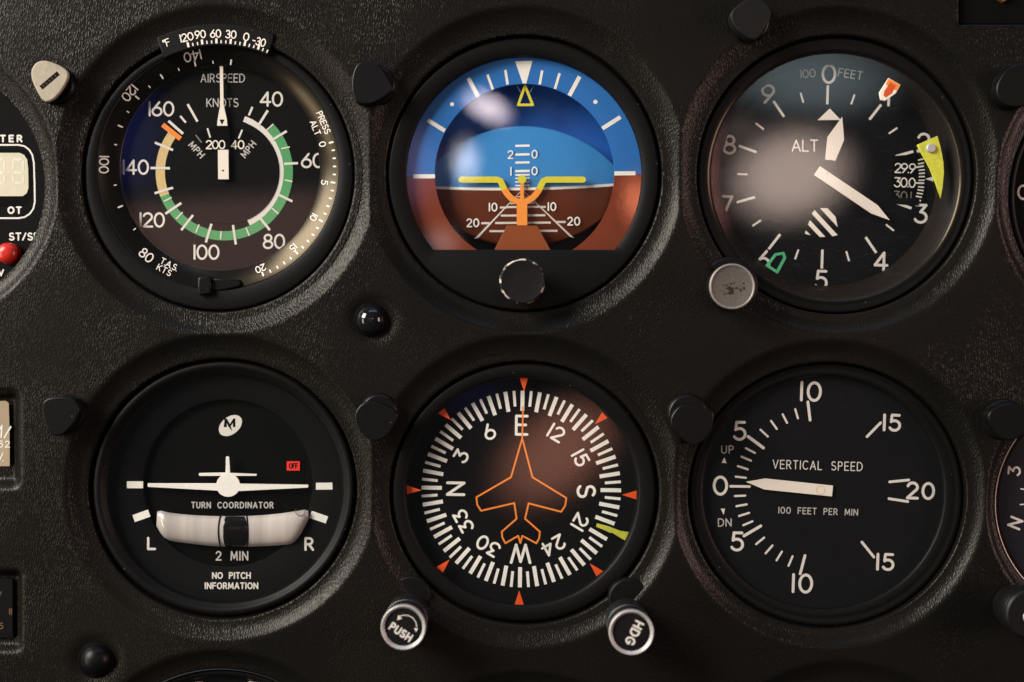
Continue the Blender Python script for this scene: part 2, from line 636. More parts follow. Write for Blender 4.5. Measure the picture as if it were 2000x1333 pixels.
def glass_mat(name, scratch=0.0, rough=0.0):
    m, nt, N, L, b = new_mat(name)
    N.remove(b)
    out = N["Material Output"]
    tr = N.new("ShaderNodeBsdfTransparent")
    tr.inputs[0].default_value = (.96, .96, .955, 1)
    gl = N.new("ShaderNodeBsdfGlossy")
    gl.inputs["Roughness"].default_value = rough
    # thin pane seen alike from both sides: Schlick reflectance of its two faces
    ge = N.new("ShaderNodeNewGeometry")
    dt = N.new("ShaderNodeVectorMath")
    dt.operation = 'DOT_PRODUCT'
    L.new(ge.outputs["Incoming"], dt.inputs[0])
    L.new(ge.outputs["Normal"], dt.inputs[1])

    def mth(op, a, b_=None, c_=None):
        q = N.new("ShaderNodeMath")
        q.operation = op
        for i, x in enumerate((a, b_, c_)):
            if x is None:
                continue
            if isinstance(x, (int, float)):
                q.inputs[i].default_value = x
            else:
                L.new(x, q.inputs[i])
        return q.outputs[0]
    ab = mth('ABSOLUTE', dt.outputs["Value"])
    om = mth('SUBTRACT', 1.0, ab)
    p5 = mth('POWER', om, 5.0)
    mul = N.new("ShaderNodeMath")
    mul.operation = 'MULTIPLY_ADD'
    mul.inputs[1].default_value = .9
    mul.inputs[2].default_value = .058
    L.new(p5, mul.inputs[0])
    mx = N.new("ShaderNodeMixShader")
    fac = mul.outputs[0]
    L.new(fac, mx.inputs[0])
    L.new(tr.outputs[0], mx.inputs[1])
    L.new(gl.outputs[0], mx.inputs[2])
    last = mx.outputs[0]
    if scratch:
        # fine wipe marks and haze: thin scattering lines
        tc = N.new("ShaderNodeTexCoord")
        mp = N.new("ShaderNodeMapping")
        mp.inputs["Rotation"].default_value = (0, R(35), 0)
        mp.inputs["Scale"].default_value = (260, 260, 1900)
        L.new(tc.outputs["Object"], mp.inputs["Vector"])
        n = N.new("ShaderNodeTexNoise")
        n.inputs["Scale"].default_value = 1.0
        n.inputs["Detail"].default_value = 6
        n.inputs["Distortion"].default_value = 1.5
        L.new(mp.outputs[0], n.inputs["Vector"])
        r = N.new("ShaderNodeValToRGB")
        r.color_ramp.elements[0].position = .60
        r.color_ramp.elements[1].position = .75
        L.new(n.outputs["Fac"], r.inputs["Fac"])
        m2 = N.new("ShaderNodeMath")
        m2.operation = 'MULTIPLY'
        m2.inputs[1].default_value = scratch
        L.new(r.outputs["Color"], m2.inputs[0])
        df = N.new("ShaderNodeBsdfGlossy")
        df.inputs["Roughness"].default_value = .35
        mx2 = N.new("ShaderNodeMixShader")
        L.new(m2.outputs[0], mx2.inputs[0])
        L.new(last, mx2.inputs[1])
        L.new(df.outputs[0], mx2.inputs[2])
        last = mx2.outputs[0]
    L.new(last, out.inputs["Surface"])
    return m


M = {}
M['vinyl'] = vinyl_mat()
M['bezel'] = mat("bezel_black_enamel", (.0046, .0044, .0043), rough=.46, spec=.14, bump=.10, bscale=4200, var=.2, dust=.5)
M['gloss'] = mat("gloss_black_ring", (.0045, .0045, .0050), rough=.25, spec=.36, var=.2, dirt=.3, dirtcol=(.02, .016, .012), tint=(1.0, .80, .52))
M['crackle'] = mat("satin_black_wall", (.0150, .0112, .0092), rough=.5, spec=.10, var=.45, vscale=2500, bump=.6, bscale=3200)
M['dial'] = mat("dial_black_paint", (.0060, .0060, .0062), rough=.7, spec=.05, var=.12)
M['dialnavy'] = mat("dial_blue_black_paint", (.0072, .0072, .0084), rough=.65, spec=.06, var=.12)
M['deep'] = mat("deep_black_paint", (.0030, .0030, .0030), rough=.7, spec=.05)
M['white'] = mat("white_dial_print", (.75, .715, .655), rough=.6, spec=.3, var=.05, vscale=2500)
M['ivory'] = mat("ivory_pointer_paint", (.87, .80, .70), rough=.55, spec=.35, var=.05, vscale=2500, dirt=.10, dirtcol=(.5, .4, .28))
M['brightwhite'] = mat("bright_white_paint", (.90, .88, .81), rough=.55, spec=.3, var=.04)
M['grey'] = mat("grey_dial_print", (.50, .48, .45), rough=.6, spec=.3, var=.12, vscale=3000)
M['dim'] = mat("faded_print", (.16, .15, .13), rough=.6, spec=.3, var=.2, vscale=3000)
M['green'] = mat("green_arc_paint", (.085, .345, .130), rough=.6, spec=.3, var=.06)
M['yellowarc'] = mat("pale_yellow_arc_paint", (.68, .50, .22), rough=.6, spec=.3, var=.05)
M['orange'] = mat("orange_paint", (.90, .255, .035), rough=.55, spec=.35, var=.05)
M['wingorange'] = mat("amber_orange_paint", (.95, .33, .055), rough=.5, spec=.35, var=.04)
M['redorange'] = mat("red_orange_marker_paint", (.85, .095, .012), rough=.55, spec=.3, var=.05)
M['red'] = mat("red_flag_paint", (.93, .035, .022), rough=.5, var=.05)
M['wing'] = mat("yellow_wing_paint", (.72, .66, .045), rough=.5, spec=.35, var=.04)
M['bug'] = mat("yellow_green_tin", (.56, .57, .060), rough=.5, spec=.3, var=.10, vscale=700, dirt=.45, dirtcol=(.36, .34, .03))
M['sky'] = mat("sky_blue_mask_paint", (.024, .165, .50), rough=.40, spec=.35, var=.03)
M['skyback'] = mat("deep_sky_blue_paint", (.020, .130, .52), rough=.38, spec=.35, var=.03)
M['skydrum'] = mat("light_sky_blue_paint", (.045, .250, .60), rough=.34, spec=.45, var=.03)
M['ground'] = mat("earth_brown_mask_paint", (.195, .038, .0125), rough=.40, spec=.35, var=.05)
M['grounddrum'] = mat("earth_brown_drum_paint", (.115, .025, .0080), rough=.34, spec=.45, var=.05)
M['pedestal'] = mat("rust_orange_pedestal_paint", (.27, .070, .020), rough=.45, spec=.3, var=.05)
M['groundback'] = mat("dark_earth_back_paint", (.030, .010, .006), rough=.5, spec=.3, var=.05)
M['silver'] = mat("worn_silver_knob_rim", (.34, .31, .28), rough=.45, metal=.5, var=.14, vscale=1400, bump=.15, bscale=5000)
M['chrome'] = mat("silver_rim_metal", (.56, .54, .53), rough=.42, metal=.45, var=.10, vscale=1500, dirt=.3, dirtcol=(.22, .2, .19))
M['knob'] = mat("black_knob_plastic", (.0055, .0055, .0055), rough=.42, spec=.3, var=.2, dust=.3)
M['knurl'] = mat("knurled_black_metal", (.011, .011, .0115), rough=.33, spec=.5, var=.3, dust=.5)
M['cap'] = mat("black_cap_plastic", (.0042, .0042, .0044), rough=.34, spec=.24, var=.15, bump=.08, bscale=2500, dust=.4)
M['capgrey'] = mat("grey_cap_plastic", (.0085, .0083, .0078), rough=.5, spec=.2, var=.15)
M['capwhite'] = mat("yellowed_white_cap_plastic", (.37, .325, .245), rough=.45, spec=.4, var=.10, vscale=500, dirt=.5, dirtcol=(.16, .12, .075))
M['dome'] = mat("glossy_black_dome", (.007, .007, .008), rough=.09, spec=.6, var=.1)
M['domematt'] = mat("satin_black_dome", (.0035, .0035, .004), rough=.38, spec=.2, var=.1)
M['lcd'] = mat("beige_lcd_film", (.62, .57, .43), rough=.35, spec=.5, var=.05, vscale=350)
M['lcdghost'] = mat("pale_lcd_segment", (.68, .66, .52), rough=.35, var=.04)
M['buttonred'] = mat("red_plastic_button", (.55, .022, .012), rough=.3, spec=.5, var=.08)
M['placard'] = mat("tan_placard_film", (.36, .28, .18), rough=.4, var=.12, vscale=60)
M['fluid'] = mat("pale_fluid_painted_reflections", (.52, .475, .44), rough=.35, spec=.4, var=.34, vscale=95, coat=1.0, aniso=(1, .05, .05))  # pale fluid; bands in its colour stand in for reflections along the tube
M['ball'] = mat("black_level_ball", (.006, .006, .006), rough=.15, spec=.5)
M['grnlcd'] = mat("green_legend_print", (.012, .06, .02), rough=.5)
M['amber'] = mat("amber_legend_print", (.10, .05, .015), rough=.5)
M['greenbug'] = mat("chipped_green_marker_paint", (.055, .34, .15), rough=.45, var=.1, vscale=500, dirt=.9, dirtcol=(.75, .72, .62))
M['orangebug'] = mat("chipped_orange_marker_paint", (.80, .17, .02), rough=.45, var=.1, vscale=500, dirt=.5, dirtcol=(.85, .75, .6))
M['orangefill'] = mat("red_orange_marker_fill", (.62, .085, .015), rough=.5, var=.25, vscale=2200)
M['tanring'] = mat("thin_tan_ring_metal", (.55, .42, .34), rough=.35, metal=.4, var=.1)
M['copper'] = mat("copper_fitting_metal", (.35, .17, .08), rough=.4, metal=.6)
M['copperdark'] = mat("rusty_slot_print", (.055, .035, .022), rough=.8, spec=.1)
M['lightblue'] = mat("engraved_light_line", (.20, .42, .60), rough=.5)
M['glass'] = glass_mat("cover_glass", scratch=.012)
M['glass_scratched'] = glass_mat("scratched_cover_glass", scratch=.05)


def worn_edge_mat():
    m, nt, N, L, b = new_mat("chipped_black_edge")
    tc = N.new("ShaderNodeTexCoord")
    n = N.new("ShaderNodeTexNoise")
    n.inputs["Scale"].default_value = 420
    n.inputs["Detail"].default_value = 4
    L.new(tc.outputs["Object"], n.inputs["Vector"])
    r = N.new("ShaderNodeValToRGB")
    r.color_ramp.elements[0].position = .53
    r.color_ramp.elements[0].color = (.008, .008, .008, 1)
    r.color_ramp.elements[1].position = .57
    r.color_ramp.elements[1].color = (.66, .58, .50, 1)
    L.new(n.outputs["Fac"], r.inputs["Fac"])
    L.new(r.outputs["Color"], b.inputs["Base Color"])
    b.inputs["Roughness"].default_value = .45
    return m


def pitted_mat():
    m, nt, N, L, b = new_mat("pitted_knob_face")
    tc = N.new("ShaderNodeTexCoord")
    n = N.new("ShaderNodeTexNoise")
    n.inputs["Scale"].default_value = 1300
    n.inputs["Detail"].default_value = 6
    L.new(tc.outputs["Object"], n.inputs["Vector"])
    r = N.new("ShaderNodeValToRGB")
    r.color_ramp.elements[0].color = (.075, .066, .058, 1)
    r.color_ramp.elements[1].color = (.19, .168, .148, 1)
    L.new(n.outputs["Fac"], r.inputs["Fac"])
    L.new(r.outputs["Color"], b.inputs["Base Color"])
    b.inputs["Roughness"].default_value = .5
    b.inputs["Metallic"].default_value = .35
    return m


M['wornedge'] = worn_edge_mat()
M['pitted'] = pitted_mat()

# ------------------------------------------------------------------ the panel: a grained cover with a dished well round each instrument
FLOOR = -2.5       # millimetres: bottom of a well


def at0(cx, cy, r, h=FLOOR):
    k = (DM - h) / DM
    return 1000 + (cx - 1000) * k, 666.5 + (cy - 666.5) * k, r * k


# bezel outlines as seen at h=-4: cx, cy, rx, ry, outer radius of the well (seen at panel front)
WELLS = {
    'airspeed': (428, 342, 262, 264, 312),
    'attitude': (1023, 341, 265, 266, 312),
    'altimeter': (1631, 343, 268, 268, 314),
    'turn': (437, 954, 258, 250, 303),
    'heading': (1024, 962, 259, 253, 306),
    'vertical': (1613, 967, 267, 256, 306),
    'timer': (-147, 365, 234, 234, 272),
    'right_upper': (2226, 385, 257, 257, 292),
    'right_lower': (2162, 985, 222, 222, 246),
    'bottom_a': (432, 1570, 262, 262, 296),
    'bottom_b': (1024, 1618, 262, 262, 304),
    'bottom_c': (1640, 1598, 262, 262, 303),
}


def build_panel():
    step = 4.0
    xs = np.arange(-300, 2301, step)
    ys = np.arange(-250, 1601, step)
    X, Y = np.meshgrid(xs, ys)
    H = np.zeros_like(X)
    hole = np.zeros(X.shape, bool)
    lips = []
    for k, (cx, cy, rx, ry, ro) in WELLS.items():
        x0, y0, r0 = at0(cx, cy, rx, -4.5)
        q = ry / rx
        rr = np.hypot(X - x0, (Y - y0) / q)
        rin = r0 + 2
        up = np.clip((y0 - Y) / np.maximum(rr, 1), 0, 1)
        t = np.clip((rr - rin) / (ro + 13 * up - rin), 0, 1)
        f = 1 - t ** 2.2
        d = FLOOR * f
        H = np.minimum(H, d)
        hole |= rr < r0 + 9
        lips.append((x0, y0, r0, q, ro))
    # rectangular wells of the two small displays at the edge
    for (x1, ya, yb, w, dep) in ((22, 778, 938, 20, -3.5), (30, 1126, 1262, 14, -3.0)):
        dx = np.maximum(X - x1, 0)
        dy = np.maximum(np.maximum(ya - Y, Y - yb), 0)
        dd = np.hypot(dx, dy)
        t = np.clip(dd / w, 0, 1)
        H = np.minimum(H, dep * (1 - t) ** 1.3)
    # dimples under the two domes
    for (x0, y0) in ((728, 626), (186, 1290)):
        rr = np.hypot(X - x0, Y - y0)
        H -= 1.4 * np.exp(-(rr / 42) ** 4)
    # gentle unevenness of the moulded sheet
    H += 0.25 * np.sin(X / 173.0 + 1.3) * np.sin(Y / 211.0) + 0.12 * np.sin(X / 61.0) * np.cos(Y / 83.0 + .7)
    for _ in range(1):
        K = np.pad(H, 1, mode='edge')
        H = (K[:-2, 1:-1] + K[2:, 1:-1] + K[1:-1, :-2] + K[1:-1, 2:] + 2 * K[1:-1, 1:-1]) / 6
    # recessed blank plate, upper corner
    H = np.where((X > 1872) & (Y < 48), -2.2, H)
    ny, nx = X.shape
    co = np.stack([(X - 1000) * S, -H / 1000, (666.5 - Y) * S], -1).reshape(-1, 3)
    idx = np.arange(ny * nx).reshape(ny, nx)
    quads = np.stack([idx[:-1, :-1], idx[1:, :-1], idx[1:, 1:], idx[:-1, 1:]], -1).reshape(-1, 4)
    hv = hole.reshape(-1)
    keep = ~(hv[quads].all(1))
    quads = quads[keep]
    me = bpy.data.meshes.new("instrument_panel")
    me.vertices.add(len(co))
    me.vertices.foreach_set("co", co.ravel())
    me.loops.add(quads.size)
    me.loops.foreach_set("vertex_index", quads.ravel())
    me.polygons.add(len(quads))
    me.polygons.foreach_set("loop_start", np.arange(0, quads.size, 4))
    me.polygons.foreach_set("loop_total", np.full(len(quads), 4))
    me.polygons.foreach_set("use_smooth", np.ones(len(quads), bool))
    me.update(calc_edges=True)
    me.validate()
    o = bpy.data.objects.new("instrument_panel", me)
    C.objects.link(o)
    me.materials.append(M['vinyl'])
    o["kind"] = "structure"
    o["_w"] = [0.0, 0.0, 0.0]
    # rolled edge of each opening
    for (x0, y0, r0, q, ro) in lips:
        rin = r0 + 2

        def hh(r, up):
            t = min(1, max(0, (r - rin) / (ro + 13 * up - rin)))
            return FLOOR * (1 - t ** 2.2)
        prof = [(19, 0, 1), (15, .04, 1), (10, .05, 1), (6.5, .03, 1), (4.6, -.15, 0), (3.6, -.6, 0), (3.4, -3.4, 0)]
        n = 160
        g = MB()
        vs = []
        for e, dh, on in prof:
            for i in range(n):
                a = 2 * math.pi * i / n
                r = r0 + e
                h = (hh(r, max(0, math.cos(a)) * q) if on else FLOOR) + dh
                vs.append(((x0 - 1000 + r * math.sin(a)) * S, -h / 1000, (666.5 - y0 + r * q * math.cos(a)) * S))
        g.add(vs, [(k * n + i, k * n + (i + 1) % n, (k + 1) * n + (i + 1) % n, (k + 1) * n + i) for k in range(len(prof) - 1) for i in range(n)], True)
        g.build("opening_lip", M['vinyl'], o)
    o["label"] = "charcoal grained vinyl panel with a dished well around each instrument"
    return o


panel = build_panel()


def ring_pts(cx, cy, rx, ry, a0, a1, n=48):
    return [(cx + rx * math.sin(R(a0 + (a1 - a0) * i / n)), cy - ry * math.cos(R(a0 + (a1 - a0) * i / n))) for i in range(n + 1)]


def arc_band(mb, cx, cy, r0, r1, a0, a1, h, ky=1.0, n=64):
    o = ring_pts(cx, cy, r1, r1 * ky, a0, a1, n)
    i = ring_pts(cx, cy, r0, r0 * ky, a0, a1, n)
    vs = [P(x, y, h) for x, y in o] + [P(x, y, h) for x, y in i]
    m = n + 1
    mb.add(vs, [(k, k + 1, m + k + 1, m + k) for k in range(n)])
    return mb


def polar(cx, cy, r, a, ky=1.0):
    return (cx + r * math.sin(R(a)), cy - r * ky * math.cos(R(a)))


def gap_seal(parent, cx, cy, rx, ry):
    """dark gap between the bezel and the panel's opening"""
    h = -5.4
    MB().loft([(cx, cy, rx - 3, ry - 3, h), (cx, cy, rx + 12.0, ry + 12.0, h), (cx, cy, rx + 13.0, ry + 13.0, h - .6)]).build("gap_seal", M['deep'], parent)


def cover_glass(parent, cx, cy, rx, ry, h, m='glass'):
    return MB().disc(cx, cy, rx, ry, h, 96).build("cover_glass", M[m], parent)


# ================================================================== AIRSPEED INDICATOR
def airspeed():
    t = root("airspeed_indicator", 428, 342, -7, "airspeed indicator with green, white and yellow arcs and temperature scale on top", "gauge")
    hb = -3.6
    MB().loft([(428, 342, 263, 265, -9), (428, 342, 263, 265, -4.3), (428, 342, 261, 263, hb - .15), (428, 341.6, 258, 260, hb),
               (426, 329, 238, 240, hb), (426, 328.5, 236, 237.5, hb - .25), (426, 328, 235, 236.5, hb - 1.2)]).build("bezel", M['bezel'], t)
    ring = MB().loft([(426.5, 328, 235, 236.5, -4.3), (427, 328, 231, 232.5, -4.5), (430, 328, 196, 200.5, -6.9),
                      (430.5, 328, 194, 198.5, -7.2), (432, 328.5, 192, 196.5, -9.8)]).build("true_airspeed_ring", M['gloss'], t)
    dial = MB().disc(433, 329, 206, 210, -9.2).build("dial", M['dial'], t)
    H = -9.1

    def rh(r):   # height of the sloping ring at radius r
        return -4.5 + (r - 231) / 35.0 * 2.4 + .12
    # --- ring print
    cx, cy = 428, 328

    def ring_text(s, x, y, height, outward, w, dh=0.0, **kw):
        a = math.degrees(math.atan2(x - cx, cy - y))
        r = math.hypot(x - cx, y - cy)
        # follow the cone: tilt every vertex by its own radius
        mb = MB()
        lettering(mb, s, x, y, height, 0, rot=a if outward else a + 180, w=w, **kw)
        vv = []
        k = 0
        for v in mb.v:
            hh = -v[1] * 1000
            px = 1000 + v[0] / S * DM / (DM - hh)
            py = 666.5 - v[2] / S * DM / (DM - hh)
            rr = math.hypot(px - cx, py - cy)
            vv.append(P(px, py, rh(rr) + hh))
        mb.v = vv
        return mb.build("numeral", M['white'], t)
    for s, x, y in (("140", 376, 110), ("120", 253, 182), ("100", 203, 322), ("80", 286, 499)):
        ring_text(s, x, y, 20, False, 2.6, gap=.18)
    ring_text("T.A.S.", 331, 517, 13, False, 1.8, gap=.16)
    ring_text("KTS", 321, 528, 13, False, 1.8, gap=.3)
    ring_text("PRESS", 632, 240, 13, True, 1.9, gap=.2)
    ring_text("ALT", 616, 250, 13, True, 1.9, gap=.25)
    for s, x, y in (("0", 630, 282), ("5", 634, 357), ("10", 613, 425), ("15", 573, 484), ("20", 509, 525)):
        ring_text(s, x, y, 14, True, 2.0, gap=.2)
    mb = MB()

    def ring_bar(a, r0, r1, w):
        q = ribbon([polar(cx, cy, r0, a), polar(cx, cy, r1, a)], w, False, True)
        mb.add([P(x, y, rh(math.hypot(x - cx, y - cy)) + .04) for x, y in q], [list(range(len(q)))])
    for x, y, big in ((381, 125, 1), (416, 122, 0), (451, 122, 1), (349, 136, 0), (316, 150, 1), (292, 170, 0), (268, 191, 1), (250, 219, 0),
                      (235, 247, 1), (226, 283, 0), (225, 362, 0), (235, 404, 1), (263, 448, 0)):
        a = math.degrees(math.atan2(x - cx, cy - y))
        r = math.hypot(x - cx, y - cy)
        ring_bar(a, r - (4 if big else 2), r + (4 if big else 2), 3.2 if big else 2.4)
    for k in range(0, 21):
        a = 90 - 12.7 + 4.02 * k
        big = k % 5 == 0
        ring_bar(a, 221 if big else 223.5, 227.5, 3.4 if big else 3.0)
    mb.build_each("tick_mark", M['white'], t)
    # --- temperature scale plate on top
    outl = ring_pts(428, 329, 283, 283, -25.5, 22.5, 40) + ring_pts(428, 329, 239, 240, 23.5, -27, 40)
    plate = MB().prism(outl, -1.5, 4.4, .35).build("temperature_scale_plate", M['bezel'], t)
    ht = -1.45
    for s, x, y, rr in (("120", 364.5, 73, -13), ("90", 391, 67.5, -7), ("60", 421, 66, -1), ("e0", 451, 67.5, 4), ("0", 481, 72.5, 11), ("-e0", 506, 81.5, 16)):
        text("numeral", plate, M['ivory'], s, x, y, 16.5, ht, rot=rr, w=2.2, gap=.16, track_fit=False, width={1: 10.5, 2: 22, 3: 27}[len(s)])
    text("lettering", plate, M['ivory'], "oF", 325, 84, 15, ht, rot=-20, w=1.8, gap=.1)
    mb = MB()
    for i in range(-1 + 1, 18):
        a = -14.2 + 6.47 / 3 * i
        if i % 3 == 0:
            mb.bar(polar(428, 328, 243, a), polar(428, 328, 252.5, a), 4.0, ht)
        else:
            mb.bar(polar(428, 328, 243, a), polar(428, 328, 249, a), 2.3, ht)
    mb.build_each("tick_mark", M['ivory'], plate)
    # --- lever
    MB().prism([(386, 544), (391, 541), (411, 541), (412, 574), (392, 577), (386, 575)], -1.6, 5, .5).build("setting_lever", M['cap'], t)
    MB().prism([(412.5, 545), (440, 545), (468, 547), (468, 560), (440, 566), (412.5, 569)], -3.1, 3, .4).build("lever_foot", M['cap'], t)
    # --- coloured arcs
    c2, d2 = 438, 336
    arc_band(MB(), c2, d2, 116, 134, 45, 248.5, H).build("green_arc", M['green'], t)
    arc_band(MB(), c2, d2, 116, 134, 248.5, 306, H).build("yellow_arc", M['yellowarc'], t)
    arc_band(MB(), c2, d2, 104.5, 116, 20.5, 154.5, H).build("white_arc", M['white'], t)
    MB().bar((317.5, 244), (352.5, 271.5), 9.5, H + .05).build("red_line", M['orange'], t)
    mb = MB()
    for a, b, w in (((493, 209.5), (486, 226), 4.2), ((523, 216), (505, 245), 4.8), ((560, 256.5), (532, 273.6), 4.6), ((582, 319), (555, 320.6), 4.6),
                    ((571, 394), (545, 381), 4.6), ((527, 450), (508, 426), 4.8), ((460.6, 478), (455, 440), 4.6), ((402, 474), (413, 437.6), 4.8),
                    ((354, 450), (377, 420.5), 4.6), ((323, 418), (354, 397), 4.8), ((302, 378), (338, 367), 4.6), ((294, 328.6), (332, 329), 4.8),
                    ((302.5, 279), (338, 293.6), 4.6), ((329, 236.6), (357.5, 261.7), 5.2), ((352, 227), (363, 240), 4.0), ((366.6, 204), (385.7, 238), 4.6),
                    ((520, 255), (534, 243), 2.6), ((549, 291), (566, 287.5), 2.8), ((556, 352), (571, 355), 2.8), ((531, 407), (544, 418), 2.8),
                    ((480.5, 445), (487, 461), 2.8), ((432, 452), (430.7, 468), 2.8), ((389, 439), (382, 455), 2.8), ((356.6, 415), (344, 428), 2.8),
                    ((335, 386), (320, 394), 2.8)):
        mb.bar(a, b, w, H + .1)
    mb.build_each("tick_mark", M['white'], t)
    for s, x, y in (("40", 530, 194), ("60", 610, 314), ("80", 535, 472), ("100", 403, 493), ("120", 297, 430), ("140", 265, 327), ("160", 315, 213)):
        text("numeral", t, M['white'], s, x, y, 30, H, w=4.0, gap=.17, sx=1.0)
    text("lettering", t, M['grey'], "AIRSPEED", 435, 153, 17.5, H, w=2.0, width=87, sx=.86)
    text("lettering", t, M['grey'], "KNOTS", 434.5, 201, 17.5, H, w=2.0, width=63, sx=.9)
    # --- miles-per-hour window, sunk behind the dial's raised centre
    MB().loft([(444, 336, 102, 102, H - .02), (444, 336, 101, 101, H + .22)], cap=True).build("centre_disc", M['dial'], t)
    Hc = H + .24
    fan = ring_pts(437, 334, 92, 88, -40, 38, 20) + [(462, 300), (452, 296), (436, 293), (420, 296), (408, 302)]
    win = MB().poly(fan, Hc).build("speed_window", M['deep'], t)
    text("numeral", win, M['ivory'], "200", 421, 283, 18, Hc + .03, w=2.5, gap=.12)
    text("numeral", win, M['ivory'], "40", 464, 283, 18, Hc + .03, w=2.5, gap=.14)
    MB().bar((405, 251), (410.5, 269), 3.2, Hc + .03).bar((473, 254), (466, 271), 3.4, Hc + .03).build_each("tick_mark", M['white'], win)
    MB().bar((382, 264), (394, 279), 3, Hc + .03).build("faded_tick_mark", M['dim'], win)
    text("lettering", t, M['grey'], "MPH", 384, 293, 14, Hc + .06, rot=47, w=2.3, width=36)
    text("lettering", t, M['grey'], "MPH", 485, 292, 14, Hc + .06, rot=-51, w=2.3, width=36)
    # --- pointer
    hp = -7.4
    nd = MB().prism([(429.2, 128), (435.2, 128), (436.6, 205), (443, 234), (444, 246), (423.8, 246), (425, 234), (430.2, 205)], hp, .4).build("pointer", M['ivory'], t)
    MB().poly([(428.5, 234), (438.5, 234), (433.6, 244)], hp + .03).build("pointer_notch", M['deep'], nd)
    MB().prism([(438.5, 246.3), (443.5, 246.3), (445.0, 292.5), (440, 292.5)], hp - .03, .35).build("pointer_hub", M['deep'], nd)
    MB().prism([(425.5, 293), (446, 293), (446.5, 350.5), (426, 350.5)], hp, .4).build("pointer_tail", M['ivory'], nd)
    MB().turned(435.5, 333.5, [(1.8, hp), (1.6, hp + .12)], hp, 12).build("pivot", M['deep'], nd)
    cover_glass(t, 430, 328, 197, 201, -6.6)
    gap_seal(t, 428, 342, 263, 265)
    return t


airspeed()


